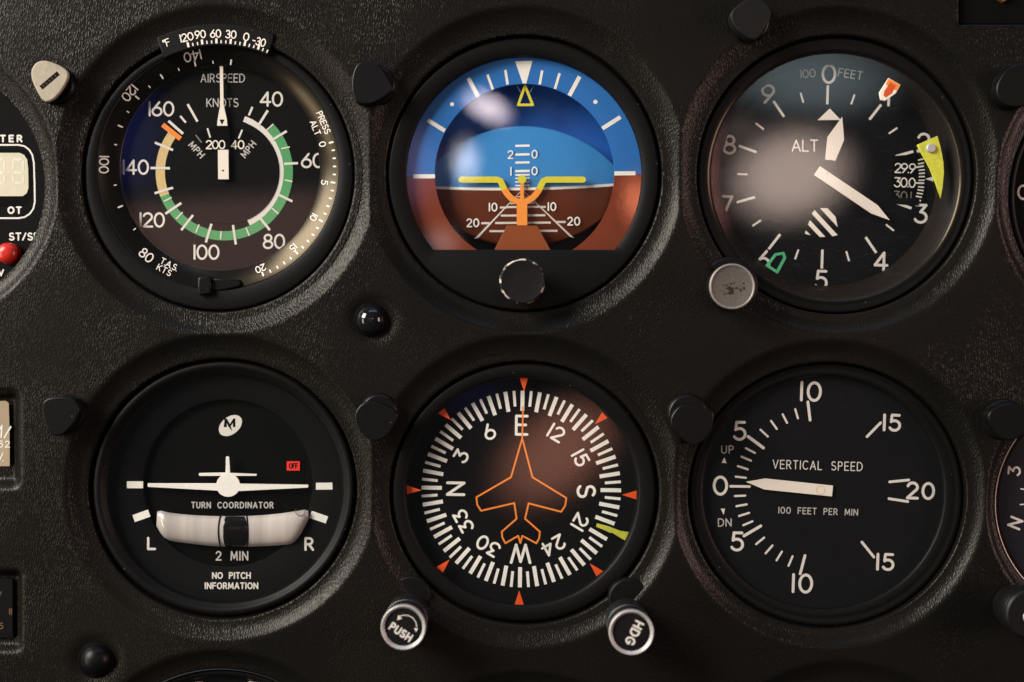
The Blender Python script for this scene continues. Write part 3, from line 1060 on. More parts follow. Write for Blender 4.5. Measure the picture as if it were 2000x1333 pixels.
# ================================================================== ATTITUDE INDICATOR
def attitude():
    t = root("attitude_indicator", 1023, 341, -7, "artificial horizon with blue sky, brown ground and yellow wing bars", "gauge")
    hb = -3.6
    wx, wy, wr = 1023.5, 340, 231
    yb = 488.5
    # window outline (circle with a flat bottom)
    ab = math.degrees(math.acos(-(yb - wy) / wr))
    half = wr * math.sin(R(ab))
    n1, n2 = 100, 28

    def dshape(g):
        r = wr + g
        yy = yb + g * .8
        a = math.degrees(math.acos(max(-1, -(yy - wy) / r)))
        pts = ring_pts(wx, wy, r, r, -a, a, n1)
        p0, p1 = pts[-1], pts[0]
        pts += [(p0[0] + (p1[0] - p0[0]) * i / n2, yy) for i in range(1, n2)]
        return pts
    inner = dshape(0)
    n = len(inner)
    ang = [math.degrees(math.atan2(x - wx, wy - y)) for x, y in inner]

    def outer(r, ry):
        return [(1023 + r * math.sin(R(a)), 341 - ry * math.cos(R(a))) for a in ang]
    mb = MB()
    rings = [[P(x, y, -9) for x, y in outer(265, 266)], [P(x, y, -4.2) for x, y in outer(265, 266)], [P(x, y, hb - .1) for x, y in outer(263, 264)],
             [P(x, y, hb) for x, y in outer(260, 261)], [P(x, y, hb) for x, y in dshape(2.0)], [P(x, y, hb - .3) for x, y in inner],
             [(P(x, y, hb)[0], .0078, P(x, y, hb)[2]) for x, y in inner]]
    for k in range(len(rings) - 1):
        mb.add(rings[k] + rings[k + 1], [(i, (i + 1) % n, n + (i + 1) % n, n + i) for i in range(n)], True)
    bez = mb.build("bezel", M['bezel'], t)
    # mask ring (roll scale): blue above, brown below
    hm = -6.6
    hx, hy, hr = 1024.5, 339.5, 175.5
    W = 236
    aL = -91.3
    aR = 90.2

    def mask(a0, a1, m, nm):
        g = MB()
        N_ = 96
        o = [polar(wx, wy, W, a0 + (a1 - a0) * i / N_) for i in range(N_ + 1)]
        i_ = [polar(hx, hy, hr, a0 + (a1 - a0) * i / N_) for i in range(N_ + 1)]
        i2 = [polar(hx, hy, hr, a0 + (a1 - a0) * i / N_) for i in range(N_ + 1)]
        mm = N_ + 1
        back = [(P(x, y, hm)[0], .0078, P(x, y, hm)[2]) for x, y in i2]
        g.add([P(x, y, hm) for x, y in o] + [P(x, y, hm) for x, y in i_], [(k, k + 1, mm + k + 1, mm + k) for k in range(N_)])
        g.add([P(x, y, hm) for x, y in i_] + back, [(k, k + 1, mm + k + 1, mm + k) for k in range(N_)], True)
        return g.build(nm, M[m], t)
    sky = mask(aL, aR, 'sky', "sky_mask")
    grd = mask(aR, 360 + aL, 'ground', "ground_mask")
    hk = hm + .05
    mb = MB()
    for a, b, w in (((914.5, 153), (934, 189.5), 8), ((1132, 150), (1112, 187.5), 8), ((987, 137), (991.5, 165.5), 5), ((952, 146), (962.5, 175), 5),
                    ((1059, 138), (1054, 165.5), 5), ((1093, 143.5), (1084, 174), 5), ((835.5, 235), (869, 256), 8), ((1212, 229), (1176.5, 251.5), 8),
                    ((807, 344.8), (849.5, 344.8), 8), ((1200, 339.2), (1241, 338.8), 8)):
        mb.bar(a, b, w, hk + .03)
    mb.poly([(1006, 120), (1040, 119), (1028, 163.5), (1021, 163.5)], hk + .03)
    mb.disc(883, 204, 4, 4, hk + .03, 16).disc(1163, 199.5, 4.3, 4.3, hk + .03, 16)
    mb.build_each("roll_mark", M['brightwhite'], sky)
    # back plate
    hbk = -19
    MB().poly(ring_pts(1020, 338, 215, 215, -91, 91, 60), hbk).build("sky_back_plate", M['skyback'], t)
    MB().poly(ring_pts(1020, 338, 215, 215, 91, 269, 60), hbk - .05).build("ground_back_plate", M['groundback'], t)
    # drum
    uc = 1022

    def ytop(u):
        return 490 - math.sqrt(243 ** 2 - u * u)

    def ybot(u):
        return 239.5 + math.sqrt(243 ** 2 - u * u)

    def yhor(u):
        return 369.5 - .0142 * u - 5.6 * (u / 176) ** 2 * (1 if u > 0 else .95)

    def hd(px, py):
        u = (px - uc) / 185.0
        v = (py - 365) / 122.0
        return -16.2 + 5.6 * math.sqrt(max(0.02, 1.25 - v * v * .95)) - 2.6 * u * u

    def patch(f0, f1, m, nm, sk=0.0):
        g = MB()
        nu, nv = 60, 26
        vs = []
        for j in range(nv + 1):
            for i in range(nu + 1):
                u = -184 + 368 * i / nu
                y = f0(u) + (f1(u) - f0(u)) * j / nv
                vs.append(P(uc + u, y, hd(uc + u, y)))
        # turned-back skirt so the drum has depth
        fs = [(j * (nu + 1) + i, j * (nu + 1) + i + 1, (j + 1) * (nu + 1) + i + 1, (j + 1) * (nu + 1) + i) for j in range(nv) for i in range(nu)]
        g.add(vs, fs, True)
        edge = vs[:nu + 1] if f0 is ytop else vs[-(nu + 1):]
        bk = [(x * .995, .0186, z) for x, y, z in edge]
        g.add(list(edge) + bk, [(i, i + 1, nu + 2 + i, nu + 1 + i) for i in range(nu)], True)
        return g.build(nm, M[m], t)
    dsky = patch(ytop, yhor, 'skydrum', "sky_drum")
    dgrd = patch(yhor, ybot, 'grounddrum', "ground_drum")

    class DMB(MB):
        pass

    def on_drum(pts, lift):
        return [P(x, y, hd(x, y) + lift) for x, y in pts]
    mb = MB()
    hp = [(uc - 184 + 368 * i / 60) for i in range(61)]
    vs = on_drum([(x, yhor(x - uc) - 2.6) for x in hp], .07) + on_drum([(x, yhor(x - uc) + 2.6) for x in hp], .07)
    mb.add(vs, [(i, i + 1, 62 + i, 61 + i) for i in range(60)])
    mb.build("horizon_line", M['brightwhite'], dgrd)

    def dbar(g, x0, x1, y, w, lift=.09, sk=0.0):
        nn = 6
        a = [(x0 + (x1 - x0) * i / nn, y - w / 2 + sk * i / nn) for i in range(nn + 1)]
        b = [(x0 + (x1 - x0) * i / nn, y + w / 2 + sk * i / nn) for i in range(nn + 1)]
        g.add(on_drum(a, lift) + on_drum(b, lift), [(i, i + 1, nn + 2 + i, nn + 1 + i) for i in range(nn)])
    mb = MB()
    for y, w in ((285, 4.2), (302, 4.4), (317.7, 4.2), (334.4, 4.6), (342, 3.2), (348.5, 2.6), (355.6, 2.6), (362.6, 2.6)):
        mb = MB()
        dbar(mb, 1006.5, 1034.5, y + .4, w, sk=-.6)
        mb.build("pitch_mark", M['brightwhite'], dsky)
    mb = MB()
    for y, x0, x1, w in ((384.7, 1008, 1031, 2), (398, 997, 1044, 2.6), (405, 990, 1053, 4), (421.6, 978.5, 1065, 4), (436, 967, 1076, 4.2), (452, 956, 1089, 4),
                         (405.8, 976.6, 990, 3.8), (404.6, 1054, 1066, 3.8), (436.4, 940, 956, 4.2), (434, 1086, 1105, 4.2)):
        mb = MB()
        dbar(mb, x0, x1, y, w, sk=-.8 if x1 - x0 > 30 else 0)
        mb.build("pitch_mark", M['white'], dgrd)
    for x1, y1 in ((931.6, 465.7), (1116, 464)):
        dx = 1 if x1 > 1020 else -1
        nn = 14
        A, B = [], []
        for i in range(nn + 1):
            q = i / nn
            x, y = 1020 + dx * 1 + (x1 - 1020) * q, 372 + (y1 - 372) * q
            w = 1.4 + 5.6 * q
            A.append((x - w * .62, y - w * .18 * dx))
            B.append((x + w * .62, y + w * .18 * dx))
        mb = MB()
        mb.add(on_drum(A, .11) + on_drum(B, .11), [(i, i + 1, nn + 2 + i, nn + 1 + i) for i in range(nn)])
        mb.build("runway_edge_line", M['white'], dgrd)
    for s, x, y, par in (("2", 997, 302.5, dsky), ("0", 1044, 301.6, dsky), ("1", 998, 335, dsky), ("0", 1044, 334.4, dsky),
                         ("10", 963, 405, dgrd), ("10", 1078, 404, dgrd), ("20", 923.5, 435.7, dgrd), ("20", 1120.5, 432.5, dgrd)):
        text("numeral", par, M['brightwhite'], s, x, y, 17.5, hd(x, y) + .35, w=2.7, gap=.26, sx=.9)
    # fixed aeroplane symbol
    hs = -8.6
    sym = root_child("aeroplane_symbol", t)
    yl = ribbon([(901, 351.2)] + [(969 + 10 * i / 3, 351.2) for i in range(3)] + E(973, 358.2, 7, 7, -90, -20, 5)[0:] + [(981.5, 362), (985, 369.5)], 12, False)
    left_c = [(901, 351.2), (930, 351.2), (960, 351.2), (972, 351.4), (977.5, 354), (980.3, 360), (984.8, 369.6)]
    right_c = [(1138.5, 351.2), (1110, 351.2), (1080, 351.2), (1067, 351.4), (1061, 354), (1057.8, 360), (1053.3, 369.6)]
    for cpts in (left_c, right_c):
        q = ribbon(cpts, 12, False)
        MB().prism(q, hs, .7).build("wing_bar", M['wing'], sym)
    u_c = [(984.8, 370.2), (990.5, 379), (998, 387), (1008, 393), (1019, 395.2), (1030, 393), (1040, 387), (1047.5, 379), (1053.3, 370.2)]
    MB().prism(ribbon(u_c, 12, False, rnd=False), hs + .02, .7).build("cradle", M['wingorange'], sym)
    MB().prism([(1009.3, 393), (1029.7, 393), (1029.7, 440.6), (1009.3, 440.6)], hs + .06, .7).prism([(1016.4, 352), (1022.8, 352), (1023.4, 392.8), (1015.8, 392.8)], hs + .06, .7).build("stem", M['wingorange'], sym)
    MB().prism(ring_pts(1019.6, 350.6, 8.2, 8.2, 0, 345, 23), hs + .12, .7).build("centre_dot", M['wing'], sym)
    MB().prism([(990, 441), (1049, 441), (1077, 491), (964, 491)], hs - .05, .8, .15).build("pedestal", M['pedestal'], sym)
    # sky pointer
    tr = MB()
    for a, b in (((1025.5, 168), (1012, 205.2)), ((1025.5, 168), (1040.5, 205.2)), ((1012, 205.2), (1040.5, 205.2))):
        tr.prism(ribbon([a, b], 5, False), -8.2 + .05 * len(tr.f) / 40, .4)
    tr.build("sky_pointer", M['wing'], t)
    MB().bar((981, 117), (1017, 181), .9, -8.4).bar((1069.5, 121), (1035, 181), .9, -8.4).build("pointer_support_lines", M['lightblue'], t)
    cover_glass(t, wx, wy, 234, 234, -5.6)
    # cage knob
    kn = MB().turned(1020, 550, [(34, -4), (34, 0), (41, 1), (44, 5.0), (44, 6.4)], 7, 64, cap=False).build("knob", M['knob'], t)
    MB().turned(1020, 550, [(44, 6.4), (44.6, 6.9), (43.5, 7.6), (41, 8.0)], 7, 96, cap=False).build("chipped_edge", M['wornedge'], kn)
    MB().turned(1020, 550, [(41, 8.0), (38, 7.9), (20, 7.75)], 7, 64).build("knob_face", M['knob'], kn)
    gap_seal(t, 1023, 341, 265, 266)
    return t


def root_child(name, parent):
    o = bpy.data.objects.new(name, None)
    C.objects.link(o)
    o.parent = parent
    return o


attitude()


# ================================================================== ALTIMETER
def altimeter():
    t = root("altimeter", 1631, 343, -7, "altimeter with cream hands, striped flag, lime wedge and scratched glass", "gauge")
    MB().loft([(1631, 343, 268, 268, -9), (1631, 343, 268, 268, -4.4), (1631, 343, 266, 266, -4.0), (1631, 343, 262, 262, -4.1),
               (1631, 344, 256, 254, -4.6), (1631, 345, 251, 249, -4.4)]).build("bezel", M['bezel'], t)
    MB().loft([(1631, 345, 251, 249, -4.4), (1630.5, 345, 248, 246.5, -4.5), (1630, 345, 244, 242.5, -5.0)]).build("glass_retaining_ring", M['gloss'], t)
    MB().loft([(1630, 345, 244, 242.5, -5.05), (1629, 344.5, 241, 240, -5.4), (1619.5, 343, 213, 216.5, -11.5), (1618, 343, 211, 215, -13)]).build("inner_wall", M['crackle'], t)
    # ear that carries the setting knob
    MB().turned(1425, 559, [(57, -9), (57, -2.2), (55, -1.4), (51, -1.2)], -1.4, 48).build("knob_ear", M['bezel'], t)
    MB().disc(1616, 343, 222, 226, -12.6).build("dial", M['dialnavy'], t)
    H = -12.5
    cx, cy = 1611, 346
    mb = MB()
    for k in range(10):
        a = 36 * k + 1.9
        if k in (2, 3):
            mb.bar(polar(cx, cy, 144, a), polar(cx, cy, 180, a), 5.2, H)
        else:
            mb.bar(polar(cx, cy, 142, a), polar(cx, cy, 179, a), 5.0, H)
        if k not in (2,):
            a += 18
            mb.bar(polar(cx, cy, 151, a), polar(cx, cy, 171, a), 3.6, H)
    mb.build_each("tick_mark", M['white'], t)
    for s, x, y in (("0", 1619, 145), ("1", 1736, 189), ("2", 1804, 279), ("3", 1799, 418), ("4", 1721, 511), ("5", 1604, 547), ("6", 1491, 508), ("7", 1419, 401),
                    ("8", 1425, 283), ("9", 1500, 184)):
        text("numeral", t, M['white'], s, x, y, 39, H, w=5.2, sx=.98 if s != "0" else 1.02, rot=2)
    text("lettering", t, M['grey'], "100", 1578, 144, 17, H, rot=-5, w=1.9, width=30)
    text("lettering", t, M['grey'], "FEET", 1661, 145, 17, H, rot=9, w=1.9, width=48)
    text("lettering", t, M['white'], "ALT", 1572, 285, 24, H, w=2.6, width=52)
    # pressure window
    pw = MB().poly([(1744, 305), (1806, 300), (1808, 394), (1741, 394)], H + .02).build("pressure_window", M['deep'], t)
    hw = H + .05
    text("numeral", pw, M['white'], "29.9", 1768, 329, 20, hw, w=2.5, gap=.08, width=42, rot=2)
    text("numeral", pw, M['white'], "30.0", 1767.5, 357, 20, hw, w=2.5, gap=.08, width=42, rot=2)
    text("faded_numeral", pw, M['dim'], "30.1", 1763, 383, 19, hw, w=2.4, gap=.08, width=36, rot=3)
    MB().poly([(1738, 386), (1796, 388), (1794, 402), (1738, 398)], hw + .12).build("window_edge", M['dialnavy'], t)
    mb = MB()
    for x, y, l in ((1798.5, 312, 11), (1799, 319.5, 12), (1797, 326, 15), (1800.5, 332.5, 12), (1800.5, 339, 12), (1800.5, 345.5, 12), (1800, 352.5, 12), (1797, 358, 16),
                    (1799, 365.8, 12), (1798, 372, 12), (1796.5, 378.4, 12), (1794.5, 384.7, 12), (1791.5, 391, 15)):
        sl = (y - 352) * .006
        mb.bar((x - l / 2, y - l / 2 * sl), (x + l / 2, y + l / 2 * sl), 2.6 if l < 14 else 3.2, hw + .03)
    mb.poly([(1807, 350), (1823, 345.3), (1823, 354.8)], H + .04)
    mb.build_each("pressure_tick", M['white'], t)
    # striped low-altitude flag
    mb = MB()
    for q in ([(1601.6, 407), (1616, 407), (1632, 424), (1636, 444)], [(1591, 410.6), (1636, 459.6), (1626, 462), (1585.6, 418)],
              [(1582, 430.5), (1612, 463), (1601, 463.3), (1578, 439)], [(1573.7, 450.5), (1583, 459.6), (1572, 457)]):
        mb.poly(q, H)
    mb.build_each("flag_stripe", M['ivory'], t)
    # hands
    MB().prism([(1620.7, 212.4), (1642, 234.6), (1597, 235)], -11.7, .35).build("ten_thousands_pointer", M['ivory'], t)
    MB().prism([(1645, 228.7), (1648.6, 273.7), (1630.7, 316.5), (1612, 311.6), (1616.4, 268)], -10.9, .4).build("thousands_hand", M['ivory'], t)
    hand = MB().prism([(1601.6, 325), (1590, 342), (1702, 417.4), (1738, 430.5), (1714, 401)], -10.0, .4).build("hundreds_hand", M['ivory'], t)
    MB().turned(1616, 339.5, [(1.2, -10), (1.0, -9.9)], -10, 10).build("pivot", M['deep'], hand)
    MB().turned(1622, 333, [(20, -12.5), (20, -10.5)], -10.5, 40).build("hand_hub", M['dialnavy'], t)
    cover_glass(t, 1629.5, 344.8, 243.5, 242, -5.6, 'glass_scratched')
    # markers stuck on the glass
    bug = MB().prism([(1735.5, 152.6), (1759, 166), (1750, 182.5), (1729, 197.4), (1720, 195), (1717.6, 181)], -4.7, .8, .12).build("orange_marker", M['ivory'], t)
    MB().poly([(1735.5, 153.8), (1757.5, 166.2), (1751, 178), (1730, 165.5)], -4.68).build("marker_tip", M['orange'], bug)
    MB().poly([(1738.5, 161), (1750, 167.5), (1742, 183), (1730, 191), (1725.5, 187), (1727.5, 178)], -4.66).build("marker_fill", M['orangefill'], bug)
    gb = MB()
    loop = [(1498.5, 519), (1515, 497.5), (1530, 495), (1533, 504), (1518, 532)]
    for i in range(5):
        a, b = loop[i], loop[(i + 1) % 5]
        gb.prism(ribbon([a, b], 5.2, False), -4.8 + .03 * i, .5)
    gb.build("green_marker", M['greenbug'], t)
    arc = [(1831, 265.5), (1836, 282), (1840, 300), (1843, 318), (1844, 338), (1841.5, 365), (1837, 389)]
    wd = MB().prism(arc + [(1829, 361), (1816, 328), (1798, 295.6), (1792, 283)], -3.9, .9, .12).build("lime_wedge", M['bug'], t)
    MB().turned(1819, 289.5, [(9.5, -3.9), (9.0, -3.3), (7.5, -3.0)], -3.3, 24).build("rivet", M['chrome'], wd)
    # setting knob
    kn = MB().turned(1430, 560, [(30, -6), (30, 0), (43, .5), (44.5, 1.5), (44.5, 8.2)], 9, 72, cap=False).build("knob", M['knob'], t)
    MB().turned(1430, 560, [(44.5, 8.2), (45, 8.8), (44, 9.3), (41.5, 9.4), (40.5, 9.1)], 9, 72, cap=False).build("knob_rim", M['silver'], kn)
    MB().turned(1430, 560, [(40.5, 9.1), (39, 9.0), (10, 9.05)], 9, 72).build("knob_face", M['pitted'], kn)
    pits = MB()
    rnd = random.Random(3)
    for i in range(34):
        a = rnd.uniform(0, 6.283)
        r = abs(rnd.gauss(0, 10.5))
        x, y = 1427 + r * math.cos(a) * 1.15, 566 + r * math.sin(a) * .8
        rad = rnd.uniform(.9, 3.2)
        pits.poly([(x + rad * rnd.uniform(.7, 1.3) * math.cos(q), y + rad * rnd.uniform(.7, 1.3) * math.sin(q)) for q in [k * math.pi / 4 for k in range(8)]], 9.075 + i * .002)
    pits.build("dark_pits", mat("dark_pit_corrosion", (.035, .025, .018), rough=.9, spec=.1), kn)
    gap_seal(t, 1631, 343, 268, 268)
    return t


altimeter()


# ================================================================== TURN COORDINATOR
def turn():
    t = root("turn_coordinator", 437, 954, -7, "turn coordinator with white aeroplane symbol, red OFF flag and ball-in-tube level", "gauge")
    MB().loft([(437, 954, 258, 250, -9), (437, 954, 258, 250, -5.0), (437, 954, 254, 246.5, -4.0), (437.5, 954, 248, 240.5, -3.7), (438, 954, 241, 234, -4.1),
               (438.5, 954, 236, 229.5, -5.2), (439, 954, 233, 226.5, -5.3), (439.5, 954, 231, 224.5, -5.8), (441, 954, 226, 219.5, -8.9)]).build("bezel", M['bezel'], t)
    rings = [(442, 953.5, 232, 225, -8.6), (445, 944, 167, 165, -8.6), (445, 944, 165.5, 163.5, -8.75), (446.5, 945, 164, 162, -10.6)]
    MB().loft(rings).build("dial", M['dial'], t)
    MB().disc(446.5, 945, 170, 168, -10.5).build("inner_dial", M['deep'], t)
    H = -8.52
    Hi = -10.4
    mb = MB()
    mb.poly([(247.5, 940.5), (279.5, 940.5), (279.5, 954), (248, 954)], H).poly([(617, 943.5), (649, 943), (649.5, 956.5), (617, 957)], H)
    mb.bar((261, 1013.5), (291.5, 1002.5), 14.5, H).bar((606.5, 1005), (638.5, 1016), 14.5, H)
    mb.build_each("bank_mark", M['brightwhite'], t)
    text("lettering", t, M['white'], "L", 296, 1062, 26, H, w=4.6, sx=1.1)
    text("lettering", t, M['white'], "R", 604, 1063, 27, H, w=4.6, sx=1.0)
    text("lettering", t, M['grey'], "TURN COORDINATOR", 454, 987, 13, H + .1, w=2.2, width=161, sx=.84)
    text("lettering", t, M['grey'], "2 MIN", 453, 1086, 19, H + .1, w=2.7, width=64, sx=.84)
    text("lettering", t, M['white'], "NO PITCH", 452, 1124.5, 13.5, H + .1, w=2.6, width=76, sx=.88)
    text("lettering", t, M['white'], "INFORMATION", 452, 1144.5, 13.5, H + .1, w=2.6, width=105, sx=.88)
    # maker's emblem: tilted ellipse with a cut-out letter
    el = []
    for i in range(48):
        a = 2 * math.pi * i / 48
        u, v = 25.5 * math.cos(a), 17.0 * math.sin(a)
        c_, s_ = math.cos(R(-38)), math.sin(R(-38))
        el.append((450 + u * c_ - v * s_, 831.6 + u * s_ + v * c_))
    lg = MB().poly(el, Hi + .05).build("emblem", M['white'], t)
    MB().poly([(436.5, 818), (443, 818), (449, 829), (455.5, 818), (459.5, 818), (459.5, 834.5), (455, 834.5), (455, 826), (450.5, 832.5), (453.5, 842.5), (446, 833.5), (442.8, 826), (442.8, 834.5), (437, 834.5), (438.4, 822)], Hi + .09).build("emblem_letter", M['deep'], lg)
    # OFF flag
    wn = MB().poly([(556, 892), (594.5, 892), (594.5, 945), (556, 945)], Hi + .03).build("flag_window", M['deep'], t)
    fl = MB().prism([(560, 901.5), (585.5, 901.5), (585.5, 919.5), (560, 919.5)], Hi + .35, .25).build("off_flag", M['red'], t)
    text("lettering", fl, M['deep'], "OFF", 573, 910.5, 11, Hi + .38, w=1.9, width=18)
    # aeroplane
    ha = -7.9
    pl = MB()
    q = [(289, 944.5), (422.5, 944.8)] + ring_pts(445.5, 948.7, 23.3, 23.3, -80, 80, 14) + [(468.5, 945), (601.5, 947), (602.5, 950), (601.5, 953), (467.5, 959.8)] \
        + ring_pts(445.5, 948.7, 23.3, 22.3, 118, 242, 16) + [(423, 958.8), (289, 951.5), (288, 948)]
    pl.prism(q, ha, .5, .08).build("aeroplane_silhouette", M['brightwhite'], t)
    tail = MB().prism([(441.3, 893), (443, 891.8), (446, 891.8), (447.4, 893), (449.3, 924), (501, 926), (501.5, 929), (500, 930), (389, 930), (388, 927), (389, 924.6), (440.3, 923.5)], ha - .05, .5, .06)
    tail.build("aeroplane_tail", M['brightwhite'], t)
    # level tube
    top = [(307, 999.5), (311, 997), (330, 1001.5), (355, 1004.8), (378, 1006.6), (415, 1008.3), (452, 1008.8), (490, 1008), (520, 1006), (550, 1003), (580, 998.5), (596, 995.5), (602, 998)]
    bot = [(305.5, 1028), (312, 1040), (321, 1051), (332, 1056.5), (350, 1059.5), (378, 1063), (410, 1066.5), (435, 1068), (470, 1069), (497, 1068), (540, 1066), (566, 1063.5), (577, 1058.5), (590, 1040), (603, 1014)]
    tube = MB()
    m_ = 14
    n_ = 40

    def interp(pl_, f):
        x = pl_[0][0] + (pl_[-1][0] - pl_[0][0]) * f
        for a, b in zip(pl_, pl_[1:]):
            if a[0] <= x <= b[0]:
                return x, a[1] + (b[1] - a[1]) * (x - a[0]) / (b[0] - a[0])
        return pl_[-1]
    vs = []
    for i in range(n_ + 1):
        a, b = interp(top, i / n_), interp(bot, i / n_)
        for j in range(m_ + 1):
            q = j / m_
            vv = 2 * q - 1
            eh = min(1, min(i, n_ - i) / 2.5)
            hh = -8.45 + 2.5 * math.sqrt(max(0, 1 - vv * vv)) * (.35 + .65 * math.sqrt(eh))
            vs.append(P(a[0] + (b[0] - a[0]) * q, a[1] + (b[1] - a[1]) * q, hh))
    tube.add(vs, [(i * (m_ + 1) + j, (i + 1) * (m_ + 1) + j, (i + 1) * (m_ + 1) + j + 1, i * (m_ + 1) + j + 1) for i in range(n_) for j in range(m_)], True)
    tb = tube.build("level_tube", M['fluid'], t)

    def tube_strip(x0, x1, bow, m, nm, lift):
        g = MB()
        mm = 20
        A, B = [], []
        for j in range(mm + 1):
            q = j / mm
            vv = 2 * q - 1
            y = 1008 + 61.5 * q
            hh = -8.45 + 2.5 * math.sqrt(max(0, 1 - vv * vv)) + lift
            d = bow * (vv * vv)
            e = .25 * bow * vv * vv
            A.append(P(x0 + d, y, hh))
            B.append(P(x1 + (d if bow and x1 - x0 < 12 else -abs(d) * .6), y, hh))
        g.add(A + B, [(j, j + 1, mm + 2 + j, mm + 1 + j) for j in range(mm)], True)
        return g.build(nm, M[m], tb)
    tube_strip(425, 428, 4, 'ball', "sight_wire", .12)
    tube_strip(482.5, 485.5, -2, 'ball', "sight_wire", .12)
    # the ball fills the bore between the wires
    bl = MB()
    vs = []
    for i in range(17):
        a = math.pi * i / 16
        for j in range(17):
            q = j / 16
            vv = 2 * q - 1
            half = 23.5 * (1 - .22 * abs(vv) ** 3)
            x = 459 - half * math.cos(a)
            vs.append(P(x, 1009 + 60 * q, -8.4 + (2.65 * math.sqrt(max(0, 1 - vv * vv))) * (.90 + .10 * math.sin(a)) + .22))
    bl.add(vs, [(i * 17 + j, (i + 1) * 17 + j, (i + 1) * 17 + j + 1, i * 17 + j + 1) for i in range(16) for j in range(16)], True)
    bl.build("ball", M['ball'], tb)
    MB().stroke(ring_pts(586.5, 999, 9, 9, 70, 290, 20), 1.5, -6.3).build("bubble", M['dim'], tb)
    cover_glass(t, 438.5, 954, 234, 227.5, -5.6)
    gap_seal(t, 437, 954, 258, 250)
    return t


turn()


